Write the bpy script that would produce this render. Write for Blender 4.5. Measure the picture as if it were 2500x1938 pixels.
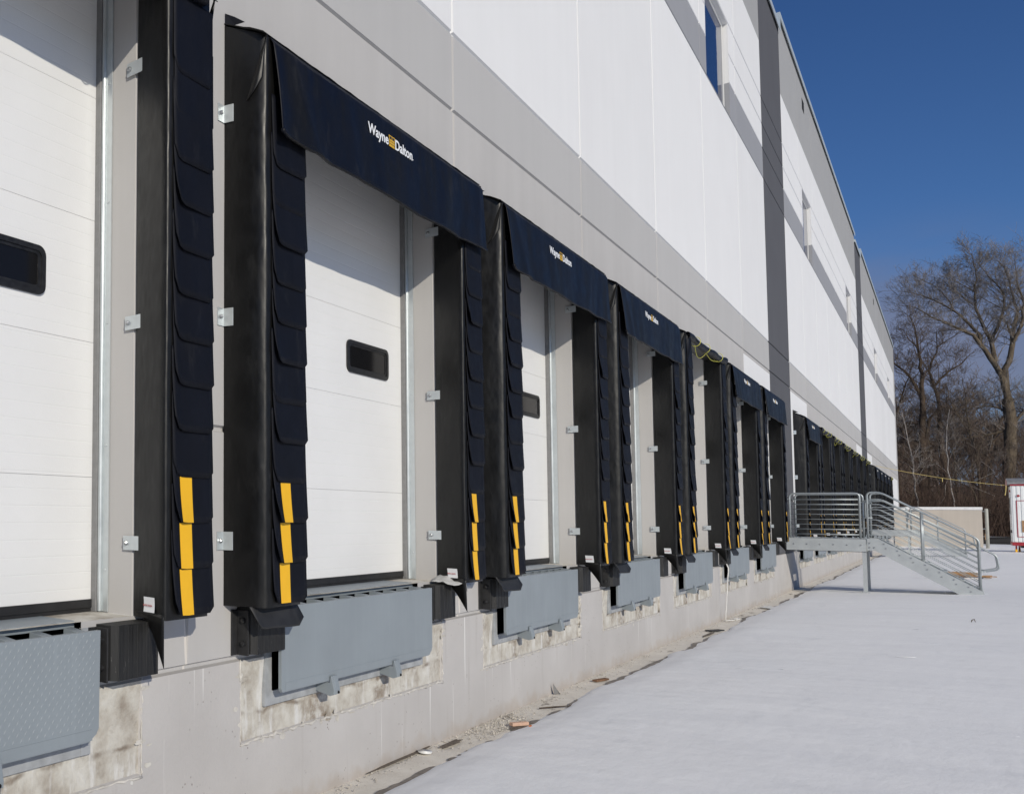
import bpy, bmesh, math, random
from math import radians, sin, cos, pi
from mathutils import Vector, Matrix, noise as MN

# ------------------------------------------------------------------ scene, camera, sky, sun
for o in list(bpy.data.objects):
    bpy.data.objects.remove(o, do_unlink=True)
SC = bpy.context.scene
COL = SC.collection

# axes: X runs along the facade away from the camera, the wall face is y = 0,
# the yard is at y < 0 ("out" = -y), z is up, wall foot at z = 0
cam_d = bpy.data.cameras.new("camera")
cam = bpy.data.objects.new("camera", cam_d)
COL.objects.link(cam)
R_ = Vector((0.7056230548, -0.7085050363, 0.0108036145))
U_ = Vector((-0.0463887738, -0.0309753536, 0.9984430926))
F_ = Vector((0.7070673137, 0.7050256315, 0.0547236035))
cam.matrix_world = Matrix(((R_.x, U_.x, -F_.x, -7.38774), (R_.y, U_.y, -F_.y, -2.94168),
                           (R_.z, U_.z, -F_.z, 1.79992), (0, 0, 0, 1)))
cam_d.sensor_fit = 'HORIZONTAL'
cam_d.sensor_width = 36.0
cam_d.lens = 2119.998 / 2500 * 36
cam_d.shift_x = (1250 - 210.17) / 2500
cam_d.shift_y = (1133.13 - 969) / 2500
cam_d.clip_end = 5000
cam_d.clip_start = 0.05
SC.camera = cam
SC.render.resolution_x = 1024
SC.render.resolution_y = 793

SUN_T = Vector((0.74, 1.0, -0.565)).normalized()      # direction the light travels
SUN_EL = math.asin(-SUN_T.z)
SUN_AZ = math.atan2(-SUN_T.x, -SUN_T.y)
sun_d = bpy.data.lights.new("sun", 'SUN')
sun = bpy.data.objects.new("sun", sun_d)
COL.objects.link(sun)
sun.rotation_euler = SUN_T.to_track_quat('-Z', 'Y').to_euler()
sun_d.energy = 3.02
sun_d.angle = radians(0.53)
sun_d.color = (1.0, 0.93, 0.80)

W = bpy.data.worlds.new("World")
SC.world = W
W.use_nodes = True
nt = W.node_tree
bg = nt.nodes["Background"]
sky = nt.nodes.new('ShaderNodeTexSky')
sky.sky_type = 'NISHITA'
sky.sun_disc = False
sky.sun_elevation = SUN_EL
sky.sun_rotation = SUN_AZ
sky.altitude = 300
sky.air_density = 1.0
sky.dust_density = 0.15
sky.ozone_density = 3.0
# a few thin, greyish clouds low over the horizon
tc = nt.nodes.new('ShaderNodeTexCoord')
mp = nt.nodes.new('ShaderNodeMapping')
mp.inputs['Scale'].default_value = (2.2, 2.2, 7.0)
mp.inputs['Location'].default_value = (0.35, 0.1, 0.2)
nz = nt.nodes.new('ShaderNodeTexNoise')
nz.inputs['Scale'].default_value = 2.6
nz.inputs['Detail'].default_value = 6
nz.inputs['Roughness'].default_value = 0.5
sx = nt.nodes.new('ShaderNodeSeparateXYZ')
el = nt.nodes.new('ShaderNodeMapRange')
el.inputs['From Min'].default_value = 0.25
el.inputs['From Max'].default_value = 0.02
cl = nt.nodes.new('ShaderNodeMapRange')
cl.inputs['From Min'].default_value = 0.40
cl.inputs['From Max'].default_value = 0.60
mu = nt.nodes.new('ShaderNodeMath'); mu.operation = 'MULTIPLY'
mx = nt.nodes.new('ShaderNodeMix'); mx.data_type = 'RGBA'
mx.inputs[7].default_value = (2.6, 2.75, 3.9, 1)
L = nt.links.new
L(tc.outputs['Generated'], mp.inputs['Vector']); L(mp.outputs[0], nz.inputs['Vector'])
L(tc.outputs['Generated'], sx.inputs[0]); L(sx.outputs['Z'], el.inputs['Value'])
L(nz.outputs[0], cl.inputs['Value']); L(cl.outputs[0], mu.inputs[0]); L(el.outputs[0], mu.inputs[1])
mul2 = nt.nodes.new('ShaderNodeMath'); mul2.operation = 'MULTIPLY'; mul2.inputs[1].default_value = 0.8
tint = nt.nodes.new('ShaderNodeMix'); tint.data_type = 'RGBA'; tint.blend_type = 'MULTIPLY'
tint.inputs[0].default_value = 1; tint.inputs[7].default_value = (.42, .66, 1.03, 1)   # cold, dry winter air
lo_ = nt.nodes.new('ShaderNodeMapRange')
lo_.inputs['From Min'].default_value = .55; lo_.inputs['From Max'].default_value = .12
tc2 = nt.nodes.new('ShaderNodeMix'); tc2.data_type = 'RGBA'
tc2.inputs[6].default_value = (.42, .66, 1.03, 1); tc2.inputs[7].default_value = (.56, .80, 1.16, 1)
L(sx.outputs['Z'], lo_.inputs['Value']); L(lo_.outputs[0], tc2.inputs[0]); L(tc2.outputs[2], tint.inputs[7])
L(sky.outputs[0], tint.inputs[6])
cd = nt.nodes.new('ShaderNodeVectorMath'); cd.operation = 'DISTANCE'
cd.inputs[1].default_value = (.985, .02, .10)          # one soft lavender bank low over the wood
cm = nt.nodes.new('ShaderNodeMapRange'); cm.interpolation_type = 'SMOOTHSTEP'
cm.inputs['From Min'].default_value = .17; cm.inputs['From Max'].default_value = .05
L(tc.outputs['Generated'], cd.inputs[0]); L(cd.outputs['Value'], cm.inputs['Value'])
cn = nt.nodes.new('ShaderNodeMapRange'); cn.inputs['From Min'].default_value = .22; cn.inputs['From Max'].default_value = .5
L(nz.outputs[0], cn.inputs['Value'])
cq = nt.nodes.new('ShaderNodeMath'); cq.operation = 'MULTIPLY'; L(cm.outputs[0], cq.inputs[0]); L(cn.outputs[0], cq.inputs[1])
cx_ = nt.nodes.new('ShaderNodeMath'); cx_.operation = 'MAXIMUM'; L(cq.outputs[0], cx_.inputs[0]); L(mu.outputs[0], cx_.inputs[1])
L(tint.outputs[2], mx.inputs[6]); L(mul2.outputs[0], mx.inputs[0])
L(cx_.outputs[0], mul2.inputs[0])
L(mx.outputs[2], bg.inputs['Color'])
bg.inputs['Strength'].default_value = 0.068

SC.view_settings.view_transform = 'Standard'
SC.view_settings.look = 'None'
SC.view_settings.exposure = 0.0
SC.view_settings.gamma = 1.0
SC.view_settings.use_curve_mapping = False

# ------------------------------------------------------------------ helpers
P = 3.66                 # one wall panel, one dock
rnd = random.Random(7)

class MB:
    """collects faces of one mesh; points are (x, out, z)"""
    def __init__(s): s.v = []; s.f = []; s.m = []
    def pt(s, p): s.v.append(p); return len(s.v) - 1
    def quad(s, a, b, c, d, m=0):
        n = len(s.v); s.v += [a, b, c, d]; s.f.append((n, n+1, n+2, n+3)); s.m.append(m)
    def poly(s, pts, m=0):
        n = len(s.v); s.v += list(pts); s.f.append(tuple(range(n, n+len(pts)))); s.m.append(m)
    def box(s, x0, x1, o0, o1, z0, z1, m=0):
        n = len(s.v)
        s.v += [(x0,o0,z0),(x1,o0,z0),(x1,o1,z0),(x0,o1,z0),(x0,o0,z1),(x1,o0,z1),(x1,o1,z1),(x0,o1,z1)]
        for q in ((0,1,2,3),(4,7,6,5),(0,4,5,1),(1,5,6,2),(2,6,7,3),(3,7,4,0)):
            s.f.append(tuple(n+k for k in q)); s.m.append(m)
    def hexa(s, p, m=0):
        """8 points: bottom ring 0-3, top ring 4-7, same order as box"""
        n = len(s.v); s.v += list(p)
        for q in ((0,1,2,3),(4,7,6,5),(0,4,5,1),(1,5,6,2),(2,6,7,3),(3,7,4,0)):
            s.f.append(tuple(n+k for k in q)); s.m.append(m)
    def prism(s, poly, axis, a, b, m=0):
        """poly in the two other axes, extruded along axis (0 x, 1 out, 2 z) from a to b"""
        def mk(t, p):
            if axis == 0: return (t, p[0], p[1])
            if axis == 1: return (p[0], t, p[1])
            return (p[0], p[1], t)
        n = len(s.v); k = len(poly)
        s.v += [mk(a, p) for p in poly] + [mk(b, p) for p in poly]
        s.f.append(tuple(range(n, n+k))); s.m.append(m)
        s.f.append(tuple(range(n+2*k-1, n+k-1, -1))); s.m.append(m)
        for i in range(k):
            j = (i+1) % k
            s.f.append((n+j, n+i, n+k+i, n+k+j)); s.m.append(m)
    def tube(s, pts, r, n=8, m=0, cap=True):
        pts = [Vector(p) for p in pts]
        rs = r if isinstance(r, (list, tuple)) else [r]*len(pts)
        prev = None; rings = []
        for i, p in enumerate(pts):
            a = pts[max(i-1, 0)]; b = pts[min(i+1, len(pts)-1)]
            t = (b-a)
            if t.length < 1e-9: t = Vector((0,0,1))
            t.normalize()
            if prev is None:
                ref = Vector((0,0,1)) if abs(t.z) < .9 else Vector((1,0,0))
                nrm = t.cross(ref).normalized()
            else:
                nrm = (prev - t*prev.dot(t))
                if nrm.length < 1e-6: nrm = t.orthogonal()
                nrm.normalize()
            prev = nrm
            bi = t.cross(nrm)
            base = len(s.v)
            for k in range(n):
                an = 2*pi*k/n
                q = p + (nrm*cos(an) + bi*sin(an))*rs[i]
                s.v.append((q.x, q.y, q.z))
            rings.append(base)
        for i in range(len(rings)-1):
            a, b = rings[i], rings[i+1]
            for k in range(n):
                k2 = (k+1) % n
                s.f.append((a+k, b+k, b+k2, a+k2)); s.m.append(m)
        if cap:
            s.f.append(tuple(rings[0]+k for k in range(n))); s.m.append(m)
            s.f.append(tuple(rings[-1]+k for k in reversed(range(n)))); s.m.append(m)
    def grid(s, fn, nu, nv, m=0):
        n = len(s.v)
        for j in range(nv+1):
            for i in range(nu+1): s.v.append(tuple(fn(i/nu, j/nv)))
        for j in range(nv):
            for i in range(nu):
                a = n + j*(nu+1) + i
                s.f.append((a, a+1, a+nu+2, a+nu+1)); s.m.append(m)

def link(name, mb, mats, parent=None, origin=(0,0,0), smooth=False, bevel=0, solid=0, recalc=True):
    me = bpy.data.meshes.new(name)
    ox, oo, oz = origin
    me.from_pydata([(x-ox, -(o-oo), z-oz) for x, o, z in mb.v], [], mb.f)
    if not isinstance(mats, (list, tuple)): mats = [mats]
    for mt in mats: me.materials.append(mt)
    me.polygons.foreach_set('material_index', mb.m)
    if smooth: me.polygons.foreach_set('use_smooth', [True]*len(me.polygons))
    me.update()
    if recalc:
        b = bmesh.new(); b.from_mesh(me)
        bmesh.ops.recalc_face_normals(b, faces=b.faces); b.to_mesh(me); b.free()
    ob = bpy.data.objects.new(name, me)
    COL.objects.link(ob)
    if parent: ob.parent = parent
    if solid:
        md = ob.modifiers.new('solid', 'SOLIDIFY'); md.thickness = solid; md.offset = 0
    if bevel:
        md = ob.modifiers.new('bevel', 'BEVEL'); md.width = bevel; md.segments = 2
        md.limit_method = 'ANGLE'; md.angle_limit = radians(40)
    return ob

def tag(o, label=None, cat=None, group=None, kind=None):
    if label: o['label'] = label
    if cat: o['category'] = cat
    if group: o['group'] = group
    if kind: o['kind'] = kind
    return o
def empty(name, x, out, z):
    o = bpy.data.objects.new(name, None); COL.objects.link(o)
    o.empty_display_size = .2
    o.location = (x, -out, z); return o
def copy_tree(o, parent=None):
    c = o.copy(); COL.objects.link(c)
    if parent: c.parent = parent
    for k in ('label', 'category', 'group'):
        if k in c and not parent: del c[k]
    for ch in o.children: copy_tree(ch, c)
    return c

# ------------------------------------------------------------------ materials
def new_mat(name):
    m = bpy.data.materials.new(name); m.use_nodes = True
    t = m.node_tree; b = t.nodes['Principled BSDF']
    return m, t, b
def nd(t, typ, **kw):
    n = t.nodes.new(typ)
    for k, v in kw.items():
        if k in n.inputs: n.inputs[k].default_value = v
        else: setattr(n, k, v)
    return n
def pos(t, scale=(1,1,1)):
    g = nd(t, 'ShaderNodeNewGeometry')
    m = nd(t, 'ShaderNodeMapping'); m.inputs['Scale'].default_value = scale
    t.links.new(g.outputs['Position'], m.inputs['Vector'])
    return m.outputs[0]
def noise(t, vec, scale, detail=4, rough=.55):
    n = nd(t, 'ShaderNodeTexNoise'); n.inputs['Scale'].default_value = scale
    n.inputs['Detail'].default_value = detail; n.inputs['Roughness'].default_value = rough
    t.links.new(vec, n.inputs['Vector']); return n.outputs[0]
def ramp(t, val, stops):
    r = nd(t, 'ShaderNodeValToRGB')
    e = r.color_ramp.elements
    while len(e) < len(stops): e.new(.5)
    for k, (p, c) in enumerate(stops):
        e[k].position = p; e[k].color = (*c, 1) if len(c) == 3 else c
    t.links.new(val, r.inputs[0]); return r.outputs[0]
def mrange(t, val, a, b, c=0., d=1.):
    n = nd(t, 'ShaderNodeMapRange')
    for k, x in zip(('From Min','From Max','To Min','To Max'), (a,b,c,d)): n.inputs[k].default_value = x
    t.links.new(val, n.inputs['Value']); return n.outputs[0]
def mixc(t, fac, a, b, mode='MIX'):
    n = nd(t, 'ShaderNodeMix', data_type='RGBA', blend_type=mode)
    for s, v in ((0, fac), (6, a), (7, b)):
        if hasattr(v, 'node'): t.links.new(v, n.inputs[s])
        elif isinstance(v, (int, float)): n.inputs[s].default_value = v
        else: n.inputs[s].default_value = (*v, 1)
    return n.outputs[2]
def math_(t, op, a, b=0.):
    n = nd(t, 'ShaderNodeMath', operation=op)
    for s, v in ((0, a), (1, b)):
        if hasattr(v, 'node'): t.links.new(v, n.inputs[s])
        else: n.inputs[s].default_value = v
    return n.outputs[0]
def bump(t, b, h, strength=.3, dist=.01):
    n = nd(t, 'ShaderNodeBump'); n.inputs['Strength'].default_value = strength
    n.inputs['Distance'].default_value = dist
    t.links.new(h, n.inputs['Height']); t.links.new(n.outputs[0], b.inputs['Normal'])
def sc(c, k): return tuple(min(1, x*k) for x in c)

def paint(name, c, rough=.75, mott=.06, streak=.05, bs=.12):
    """painted precast concrete: faint mottling, faint vertical run marks"""
    m, t, b = new_mat(name)
    p = pos(t)
    n1 = noise(t, p, .9, 5); n2 = noise(t, pos(t, (5, 5, .25)), 1.0, 4)
    f = math_(t, 'ADD', mrange(t, n1, .3, .7, 1-mott, 1+mott), mrange(t, n2, .35, .7, streak*.5, -streak))
    # each precast panel came out a touch different
    sp = nd(t, 'ShaderNodeSeparateXYZ'); t.links.new(p, sp.inputs[0])
    wn = nd(t, 'ShaderNodeTexWhiteNoise', noise_dimensions='1D')
    t.links.new(math_(t, 'FLOOR', math_(t, 'DIVIDE', sp.outputs['X'], 3.66)), wn.inputs['W'])
    f = math_(t, 'ADD', f, mrange(t, wn.outputs['Value'], 0, 1, -.018, .018))
    col = nd(t, 'ShaderNodeMix', data_type='RGBA', blend_type='MULTIPLY'); col.inputs[0].default_value = 1
    col.inputs[6].default_value = (*c, 1)
    t.links.new(f, col.inputs[7])
    t.links.new(col.outputs[2], b.inputs['Base Color'])
    b.inputs['Roughness'].default_value = rough
    b.inputs['Specular IOR Level'].default_value = .3
    bump(t, b, noise(t, p, 60, 3), bs, .004)
    return m
def plain(name, c, rough=.5, metal=0., spec=.5, var=.08, vs=6., bs=0., bscale=40.):
    m, t, b = new_mat(name)
    n1 = noise(t, pos(t), vs, 4)
    t.links.new(mixc(t, mrange(t, n1, .3, .7), sc(c, 1-var), sc(c, 1+var)), b.inputs['Base Color'])
    b.inputs['Roughness'].default_value = rough; b.inputs['Metallic'].default_value = metal
    b.inputs['Specular IOR Level'].default_value = spec
    if bs: bump(t, b, noise(t, pos(t), bscale, 3), bs, .004)
    return m
M = {}
M['white'] = paint('white wall paint', (.77, .77, .77), mott=.015, streak=.012)
M['grey_low'] = paint('warm light grey paint', (.487, .474, .46), mott=.035, streak=.035)
M['grey_band'] = paint('light grey paint', (.472, .465, .456), mott=.02, streak=.02)
M['grey_mid'] = paint('mid grey paint', (.315, .32, .34), mott=.02, streak=.015)
M['grey_top'] = paint('top band grey paint', (.37, .37, .368), mott=.02, streak=.015)
M['dark'] = paint('dark grey paint', (.102, .102, .109), mott=.04, streak=.03)
M['caulk'] = paint('joint sealant white', (.85, .84, .80), mott=.03)
M['caulk_grey'] = paint('joint sealant beige', (.66, .62, .57), mott=.03)
M['groove'] = paint('groove grey', (.36, .345, .33), mott=.03)

def foundation_mat():
    m, t, b = new_mat('painted foundation concrete')
    p = pos(t)
    base = mixc(t, mrange(t, noise(t, p, 1.3, 6), .3, .7), (.455, .437, .422), (.525, .507, .492))
    # pale drip lines
    dr = noise(t, pos(t, (16, 1, .35)), 1., 3, .6)
    base = mixc(t, mrange(t, dr, .64, .70), base, (.70, .69, .67))
    dk = noise(t, pos(t, (7, 1, .5)), 1.3, 4, .6)
    base = mixc(t, mrange(t, dk, .60, .78, 0, .45), base, (.36, .335, .31))
    # bug holes
    v = nd(t, 'ShaderNodeTexVoronoi'); v.inputs['Scale'].default_value = 24
    t.links.new(pos(t, (1, 1, .75)), v.inputs['Vector'])
    hm = math_(t, 'MULTIPLY', mrange(t, v.outputs['Distance'], .07, .13, 1, 0), mrange(t, noise(t, p, 2.4, 3), .48, .60, 0, .85))
    base = mixc(t, hm, base, (.16, .135, .115))
    # damp, dirty foot of the wall
    sp = nd(t, 'ShaderNodeSeparateXYZ'); t.links.new(p, sp.inputs[0])
    ft = math_(t, 'ADD', sp.outputs['Z'], mrange(t, noise(t, pos(t, (3,1,3)), 2., 4), .3, .7, -.07, .07))
    base = mixc(t, mrange(t, ft, .0, .12, .5, 0), base, (.40, .34, .28))
    t.links.new(base, b.inputs['Base Color'])
    b.inputs['Roughness'].default_value = .85; b.inputs['Specular IOR Level'].default_value = .25
    h = math_(t, 'SUBTRACT', noise(t, p, 45, 4), math_(t, 'MULTIPLY', hm, 1.5))
    bump(t, b, h, .35, .006)
    return m
M['found'] = foundation_mat()
def raw_mat():
    m, t, b = new_mat('raw stained concrete')
    p = pos(t)
    c = ramp(t, noise(t, p, 5.5, 7, .65), [(.30, (.31, .27, .225)), (.42, (.45, .415, .36)), (.54, (.555, .53, .475)), (.72, (.66, .645, .60))])
    w = noise(t, pos(t, (9, 1, 1.6)), 1., 5, .65)
    c = mixc(t, mrange(t, w, .53, .66, 0, .85), c, (.70, .695, .68))
    d = noise(t, pos(t, (3.5, 1, 6)), 1., 6, .72)
    c = mixc(t, mrange(t, d, .60, .75, 0, .8), c, (.22, .165, .12))
    # rusty run-off below the two lip keepers and grime at the form line
    sp = nd(t, 'ShaderNodeSeparateXYZ'); t.links.new(p, sp.inputs[0])
    u = math_(t, 'MULTIPLY', math_(t, 'FRACT', math_(t, 'DIVIDE', sp.outputs['X'], 3.66)), 3.66)
    jit = mrange(t, noise(t, pos(t, (6, 1, 3)), 1., 5, .7), .25, .75, -.16, .16)
    st = None
    for cxx in (1.37, 2.26):
        dd = math_(t, 'ABSOLUTE', math_(t, 'ADD', math_(t, 'SUBTRACT', u, cxx), jit))
        mk = mrange(t, dd, .05, .17, .75, 0)
        st = mk if st is None else math_(t, 'MAXIMUM', st, mk)
    st = math_(t, 'MULTIPLY', st, mrange(t, noise(t, p, 16, 5, .7), .38, .58))
    c = mixc(t, st, c, (.235, .185, .14))
    fz = math_(t, 'ABSOLUTE', math_(t, 'ADD', math_(t, 'SUBTRACT', sp.outputs['Z'], .635), mrange(t, noise(t, p, 5, 4), .3, .7, -.02, .02)))
    c = mixc(t, math_(t, 'MULTIPLY', mrange(t, fz, .004, .02, .8, 0), mrange(t, noise(t, p, 7, 4), .42, .6)), c, (.19, .15, .115))
    t.links.new(c, b.inputs['Base Color']); b.inputs['Roughness'].default_value = .9
    b.inputs['Specular IOR Level'].default_value = .2
    bump(t, b, noise(t, p, 22, 6, .65), .6, .012)
    return m
M['raw'] = raw_mat()
M['mortar'] = plain('rough mortar bead', (.56, .535, .49), .95, var=.22, vs=18, bs=.6, bscale=60)
def vinyl(name, c, rough, wr=.5, wscale=3., spec=.4, c2=None):
    m, t, b = new_mat(name)
    p = pos(t, (1.6, 1.6, .7))
    n1 = noise(t, p, wscale, 3, .5)
    col = mixc(t, mrange(t, n1, .3, .7), sc(c, .85), sc(c, 1.15))
    if c2:
        # browner slanted bands: light and dark of folds put into the colour
        g = nd(t, 'ShaderNodeNewGeometry'); mm = nd(t, 'ShaderNodeMapping')
        mm.inputs['Rotation'].default_value = (0, radians(28), 0); mm.inputs['Scale'].default_value = (3.2, 1, .55)
        t.links.new(g.outputs['Position'], mm.inputs['Vector'])
        col = mixc(t, mrange(t, noise(t, mm.outputs[0], 1.6, 4, .5), .46, .62), col, c2)
    du = noise(t, pos(t, (2.5, 2.5, .8)), 3., 6, .7)
    col = mixc(t, mrange(t, du, .58, .80, 0, .16), col, (.10, .098, .094))
    t.links.new(col, b.inputs['Base Color'])
    t.links.new(mrange(t, noise(t, pos(t), 9, 3), .3, .7, rough-.05, rough+.07), b.inputs['Roughness'])
    b.inputs['Specular IOR Level'].default_value = spec
    h = math_(t, 'ADD', n1, math_(t, 'MULTIPLY', noise(t, pos(t), 180, 2), .012))
    bump(t, b, h, wr, .05)
    return m
M['vinyl'] = vinyl('black vinyl', (.0052, .0051, .0050), .40, .35, spec=.38)
M['navy'] = vinyl('navy coated fabric', (.0032, .0041, .0084), .5, .42, 2.2, spec=.27, c2=(.0056, .0053, .0053))
M['flap'] = vinyl('blue black flap fabric', (.0028, .0037, .0080), .66, .12, 4., spec=.22)
M['yellow'] = plain('yellow strip', (.86, .47, .012), .55, var=.03, vs=12)
M['logo_white'] = plain('white print', (.80, .82, .84), .6, var=.01)
M['logo_yellow'] = plain('ochre print', (.60, .36, .03), .6, var=.02)
M['logo_dark'] = plain('dark print', (.02, .02, .025), .6)
M['tag'] = plain('white tag', (.72, .73, .74), .6, var=.03)
M['red_print'] = plain('red print', (.55, .04, .05), .6)
def galv(name, c=(.55, .575, .585), rough=.42, metal=.75):
    m, t, b = new_mat(name)
    v = nd(t, 'ShaderNodeTexVoronoi'); v.inputs['Scale'].default_value = 28
    t.links.new(pos(t), v.inputs['Vector'])
    n1 = noise(t, pos(t), 5, 5)
    f = math_(t, 'ADD', mrange(t, v.outputs['Distance'], 0, .8, -.06, .06), mrange(t, n1, .3, .7, -.1, .1))
    t.links.new(mixc(t, math_(t, 'ADD', f, .5), sc(c, .72), sc(c, 1.2)), b.inputs['Base Color'])
    b.inputs['Metallic'].default_value = metal
    t.links.new(mrange(t, n1, .3, .7, rough-.07, rough+.1), b.inputs['Roughness'])
    return m
M['galv'] = galv('galvanised steel', (.43, .465, .475), .42, .6)
M['galv_dull'] = galv('dull galvanised steel', (.50, .53, .54), .55, .35)
M['bracket'] = galv('zinc bracket', (.60, .64, .65), .38, .55)
M['bolt'] = plain('bolt zinc', (.45, .46, .47), .3, .9)
def steel_mat():
    m, t, b = new_mat('grey painted steel')
    p = pos(t); c = (.245, .278, .302)
    col = mixc(t, mrange(t, noise(t, p, 2.2, 5), .3, .7), sc(c, .94), sc(c, 1.06))
    dr = noise(t, pos(t, (14, 14, .9)), 1., 5, .65)
    col = mixc(t, mrange(t, dr, .58, .75, 0, .35), col, sc(c, 1.28))
    ru = noise(t, pos(t, (9, 9, 14)), 1., 6, .75)
    col = mixc(t, mrange(t, ru, .70, .76, 0, .6), col, (.17, .12, .09))
    t.links.new(col, b.inputs['Base Color'])
    t.links.new(mrange(t, dr, .3, .7, .42, .56), b.inputs['Roughness'])
    bump(t, b, noise(t, p, 3., 3), .05, .02)
    return m
M['steel'] = steel_mat()
M['steel_dirty'] = plain('scuffed grey frame', (.33, .345, .36), .6, var=.2, vs=11)
M['rust'] = plain('rusty steel', (.16, .085, .045), .85, var=.4, vs=14)
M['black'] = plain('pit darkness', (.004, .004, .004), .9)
def rubber_mat():
    m, t, b = new_mat('laminated rubber')
    n = noise(t, pos(t, (60, 60, 3.)), 1., 4, .7)
    s = noise(t, pos(t, (40, 40, 8)), 1.4, 5, .75)
    c = mixc(t, mrange(t, n, .35, .7), (.006, .006, .006), (.016, .0157, .0153))
    c = mixc(t, mrange(t, s, .64, .74, 0, .8), c, (.34, .33, .31))
    t.links.new(c, b.inputs['Base Color']); b.inputs['Roughness'].default_value = .62
    bump(t, b, n, .35, .008)
    return m
M['rubber'] = rubber_mat()
M['rubber_plain'] = plain('black rubber', (.018, .018, .019), .6, var=.3, vs=12, bs=.2)
M['weather'] = plain('grey weather strip', (.22, .22, .22), .6, var=.1, vs=20)
def door_mat():
    m, t, b = new_mat('embossed white door skin')
    p = pos(t)
    sp = nd(t, 'ShaderNodeSeparateXYZ'); t.links.new(p, sp.inputs[0])
    n1 = noise(t, p, 2.2, 4)
    t.links.new(mixc(t, mrange(t, n1, .3, .7), (.775, .775, .765), (.81, .81, .80)), b.inputs['Base Color'])
    b.inputs['Roughness'].default_value = .33; b.inputs['Specular IOR Level'].default_value = .5
    # fine pressed lines every 85 mm and a stucco emboss
    fr = math_(t, 'FRACT', math_(t, 'MULTIPLY', sp.outputs['Z'], 11.76))
    ln = mrange(t, math_(t, 'ABSOLUTE', math_(t, 'SUBTRACT', fr, .5)), .0, .05, 1, 0)
    h = math_(t, 'SUBTRACT', math_(t, 'MULTIPLY', noise(t, p, 130, 2), .55), math_(t, 'MULTIPLY', ln, .8))
    bump(t, b, h, .30, .004)
    return m
M['door'] = door_mat()
M['door_seam'] = plain('door seam shadow gap', (.60, .60, .60), .7)
M['frame_black'] = plain('black window frame', (.014, .014, .015), .42, var=.6, vs=30, bs=.15, bscale=60)
def glass_mat(name, c, rough=.03):
    m, t, b = new_mat(name)
    b.inputs['Base Color'].default_value = (*c, 1); b.inputs['Roughness'].default_value = rough
    b.inputs['Specular IOR Level'].default_value = .6
    bump(t, b, noise(t, pos(t), 6, 2), .03, .01)
    return m
M['pane'] = glass_mat('dark acrylic pane', (.008, .008, .009), .12)
M['pane'].node_tree.nodes['Principled BSDF'].inputs['Specular IOR Level'].default_value = .28
M['glass'] = glass_mat('blue glazing', (.010, .022, .075), .02)
M['alu'] = plain('white window frame', (.66, .66, .64), .45, var=.04)
M['coping'] = plain('pale metal coping', (.60, .66, .67), .38, .3, var=.05, vs=2)
M['roof'] = plain('roof membrane', (.5, .5, .5), .9)
def snow_mat():
    m, t, b = new_mat('wind packed snow')
    p = pos(t)
    n1 = noise(t, p, .35, 4)
    c = mixc(t, mrange(t, n1, .3, .7), (.905, .909, .917), (.935, .938, .944))
    fl = noise(t, pos(t, (2.2, 5, 5)), 1.0, 6, .72)
    c = mixc(t, mrange(t, fl, .58, .70, 0, .9), c, (.975, .978, .985))
    dk = noise(t, pos(t, (1.1, 3.2, 3)), 1.0, 6, .7)
    c = mixc(t, mrange(t, dk, .56, .72, 0, .6), c, (.805, .815, .832))
    t.links.new(c, b.inputs['Base Color']); b.inputs['Roughness'].default_value = .7
    b.inputs['Specular IOR Level'].default_value = .25
    h = math_(t, 'ADD', math_(t, 'MULTIPLY', noise(t, pos(t, (1, 1.7, 1)), 3.0, 6, .62), 1.), math_(t, 'MULTIPLY', noise(t, p, 70, 3), .12))
    bump(t, b, h, .21, .05)
    return m
M['snow'] = snow_mat()
def apron_mat():
    m, t, b = new_mat('damp concrete apron')
    p = pos(t)
    c = mixc(t, mrange(t, noise(t, p, 5, 6, .6), .3, .7), (.66, .615, .54), (.78, .74, .665))
    w = noise(t, pos(t, (1.6, 5, 1)), 1., 6, .65)
    c = mixc(t, mrange(t, w, .60, .66, 0, .8), c, (.20, .165, .13))
    sp = nd(t, 'ShaderNodeSeparateXYZ'); t.links.new(p, sp.inputs[0])
    g = noise(t, p, 70, 3, .7)
    c = mixc(t, mrange(t, g, .66, .74, 0, .7), c, (.20, .175, .145))
    t.links.new(c, b.inputs['Base Color']); b.inputs['Roughness'].default_value = .85
    bump(t, b, noise(t, p, 50, 5, .7), .5, .01)
    return m
M['apron'] = apron_mat()
M['melt'] = plain('wet melt line', (.19, .165, .14), .5, var=.4, vs=12)
M['stone'] = plain('gravel', (.50, .465, .41), .9, var=.5, vs=25)
M['rope'] = plain('yellow poly rope', (.62, .60, .10), .6, var=.1, vs=30)
M['rope_tan'] = plain('tan yellow rope', (.60, .47, .16), .6, var=.1, vs=30)
M['cord'] = plain('white cord', (.78, .77, .74), .7)
M['plastic'] = plain('torn milky plastic', (.50, .50, .49), .35, var=.12, vs=10)
def bark(name, c, dk):
    m, t, b = new_mat(name)
    n = noise(t, pos(t, (5, 5, 1.2)), 1.4, 5, .65)
    t.links.new(mixc(t, mrange(t, n, .35, .65), dk, c), b.inputs['Base Color'])
    b.inputs['Roughness'].default_value = .95; b.inputs['Specular IOR Level'].default_value = .15
    bump(t, b, n, .8, .05)
    return m
M['bark'] = bark('furrowed bark', (.17, .135, .095), (.075, .06, .045))
M['twig'] = bark('grey brown twigs', (.265, .24, .22), (.16, .14, .125))
M['bark_dk'] = bark('dark bark', (.115, .085, .062), (.05, .038, .03))
M['twig_dk'] = bark('dark twigs', (.16, .125, .10), (.085, .065, .053))
M['birch'] = bark('pale birch bark', (.42, .39, .36), (.26, .23, .21))
M['brush'] = bark('brown brush stems', (.115, .078, .06), (.045, .032, .027))
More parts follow.
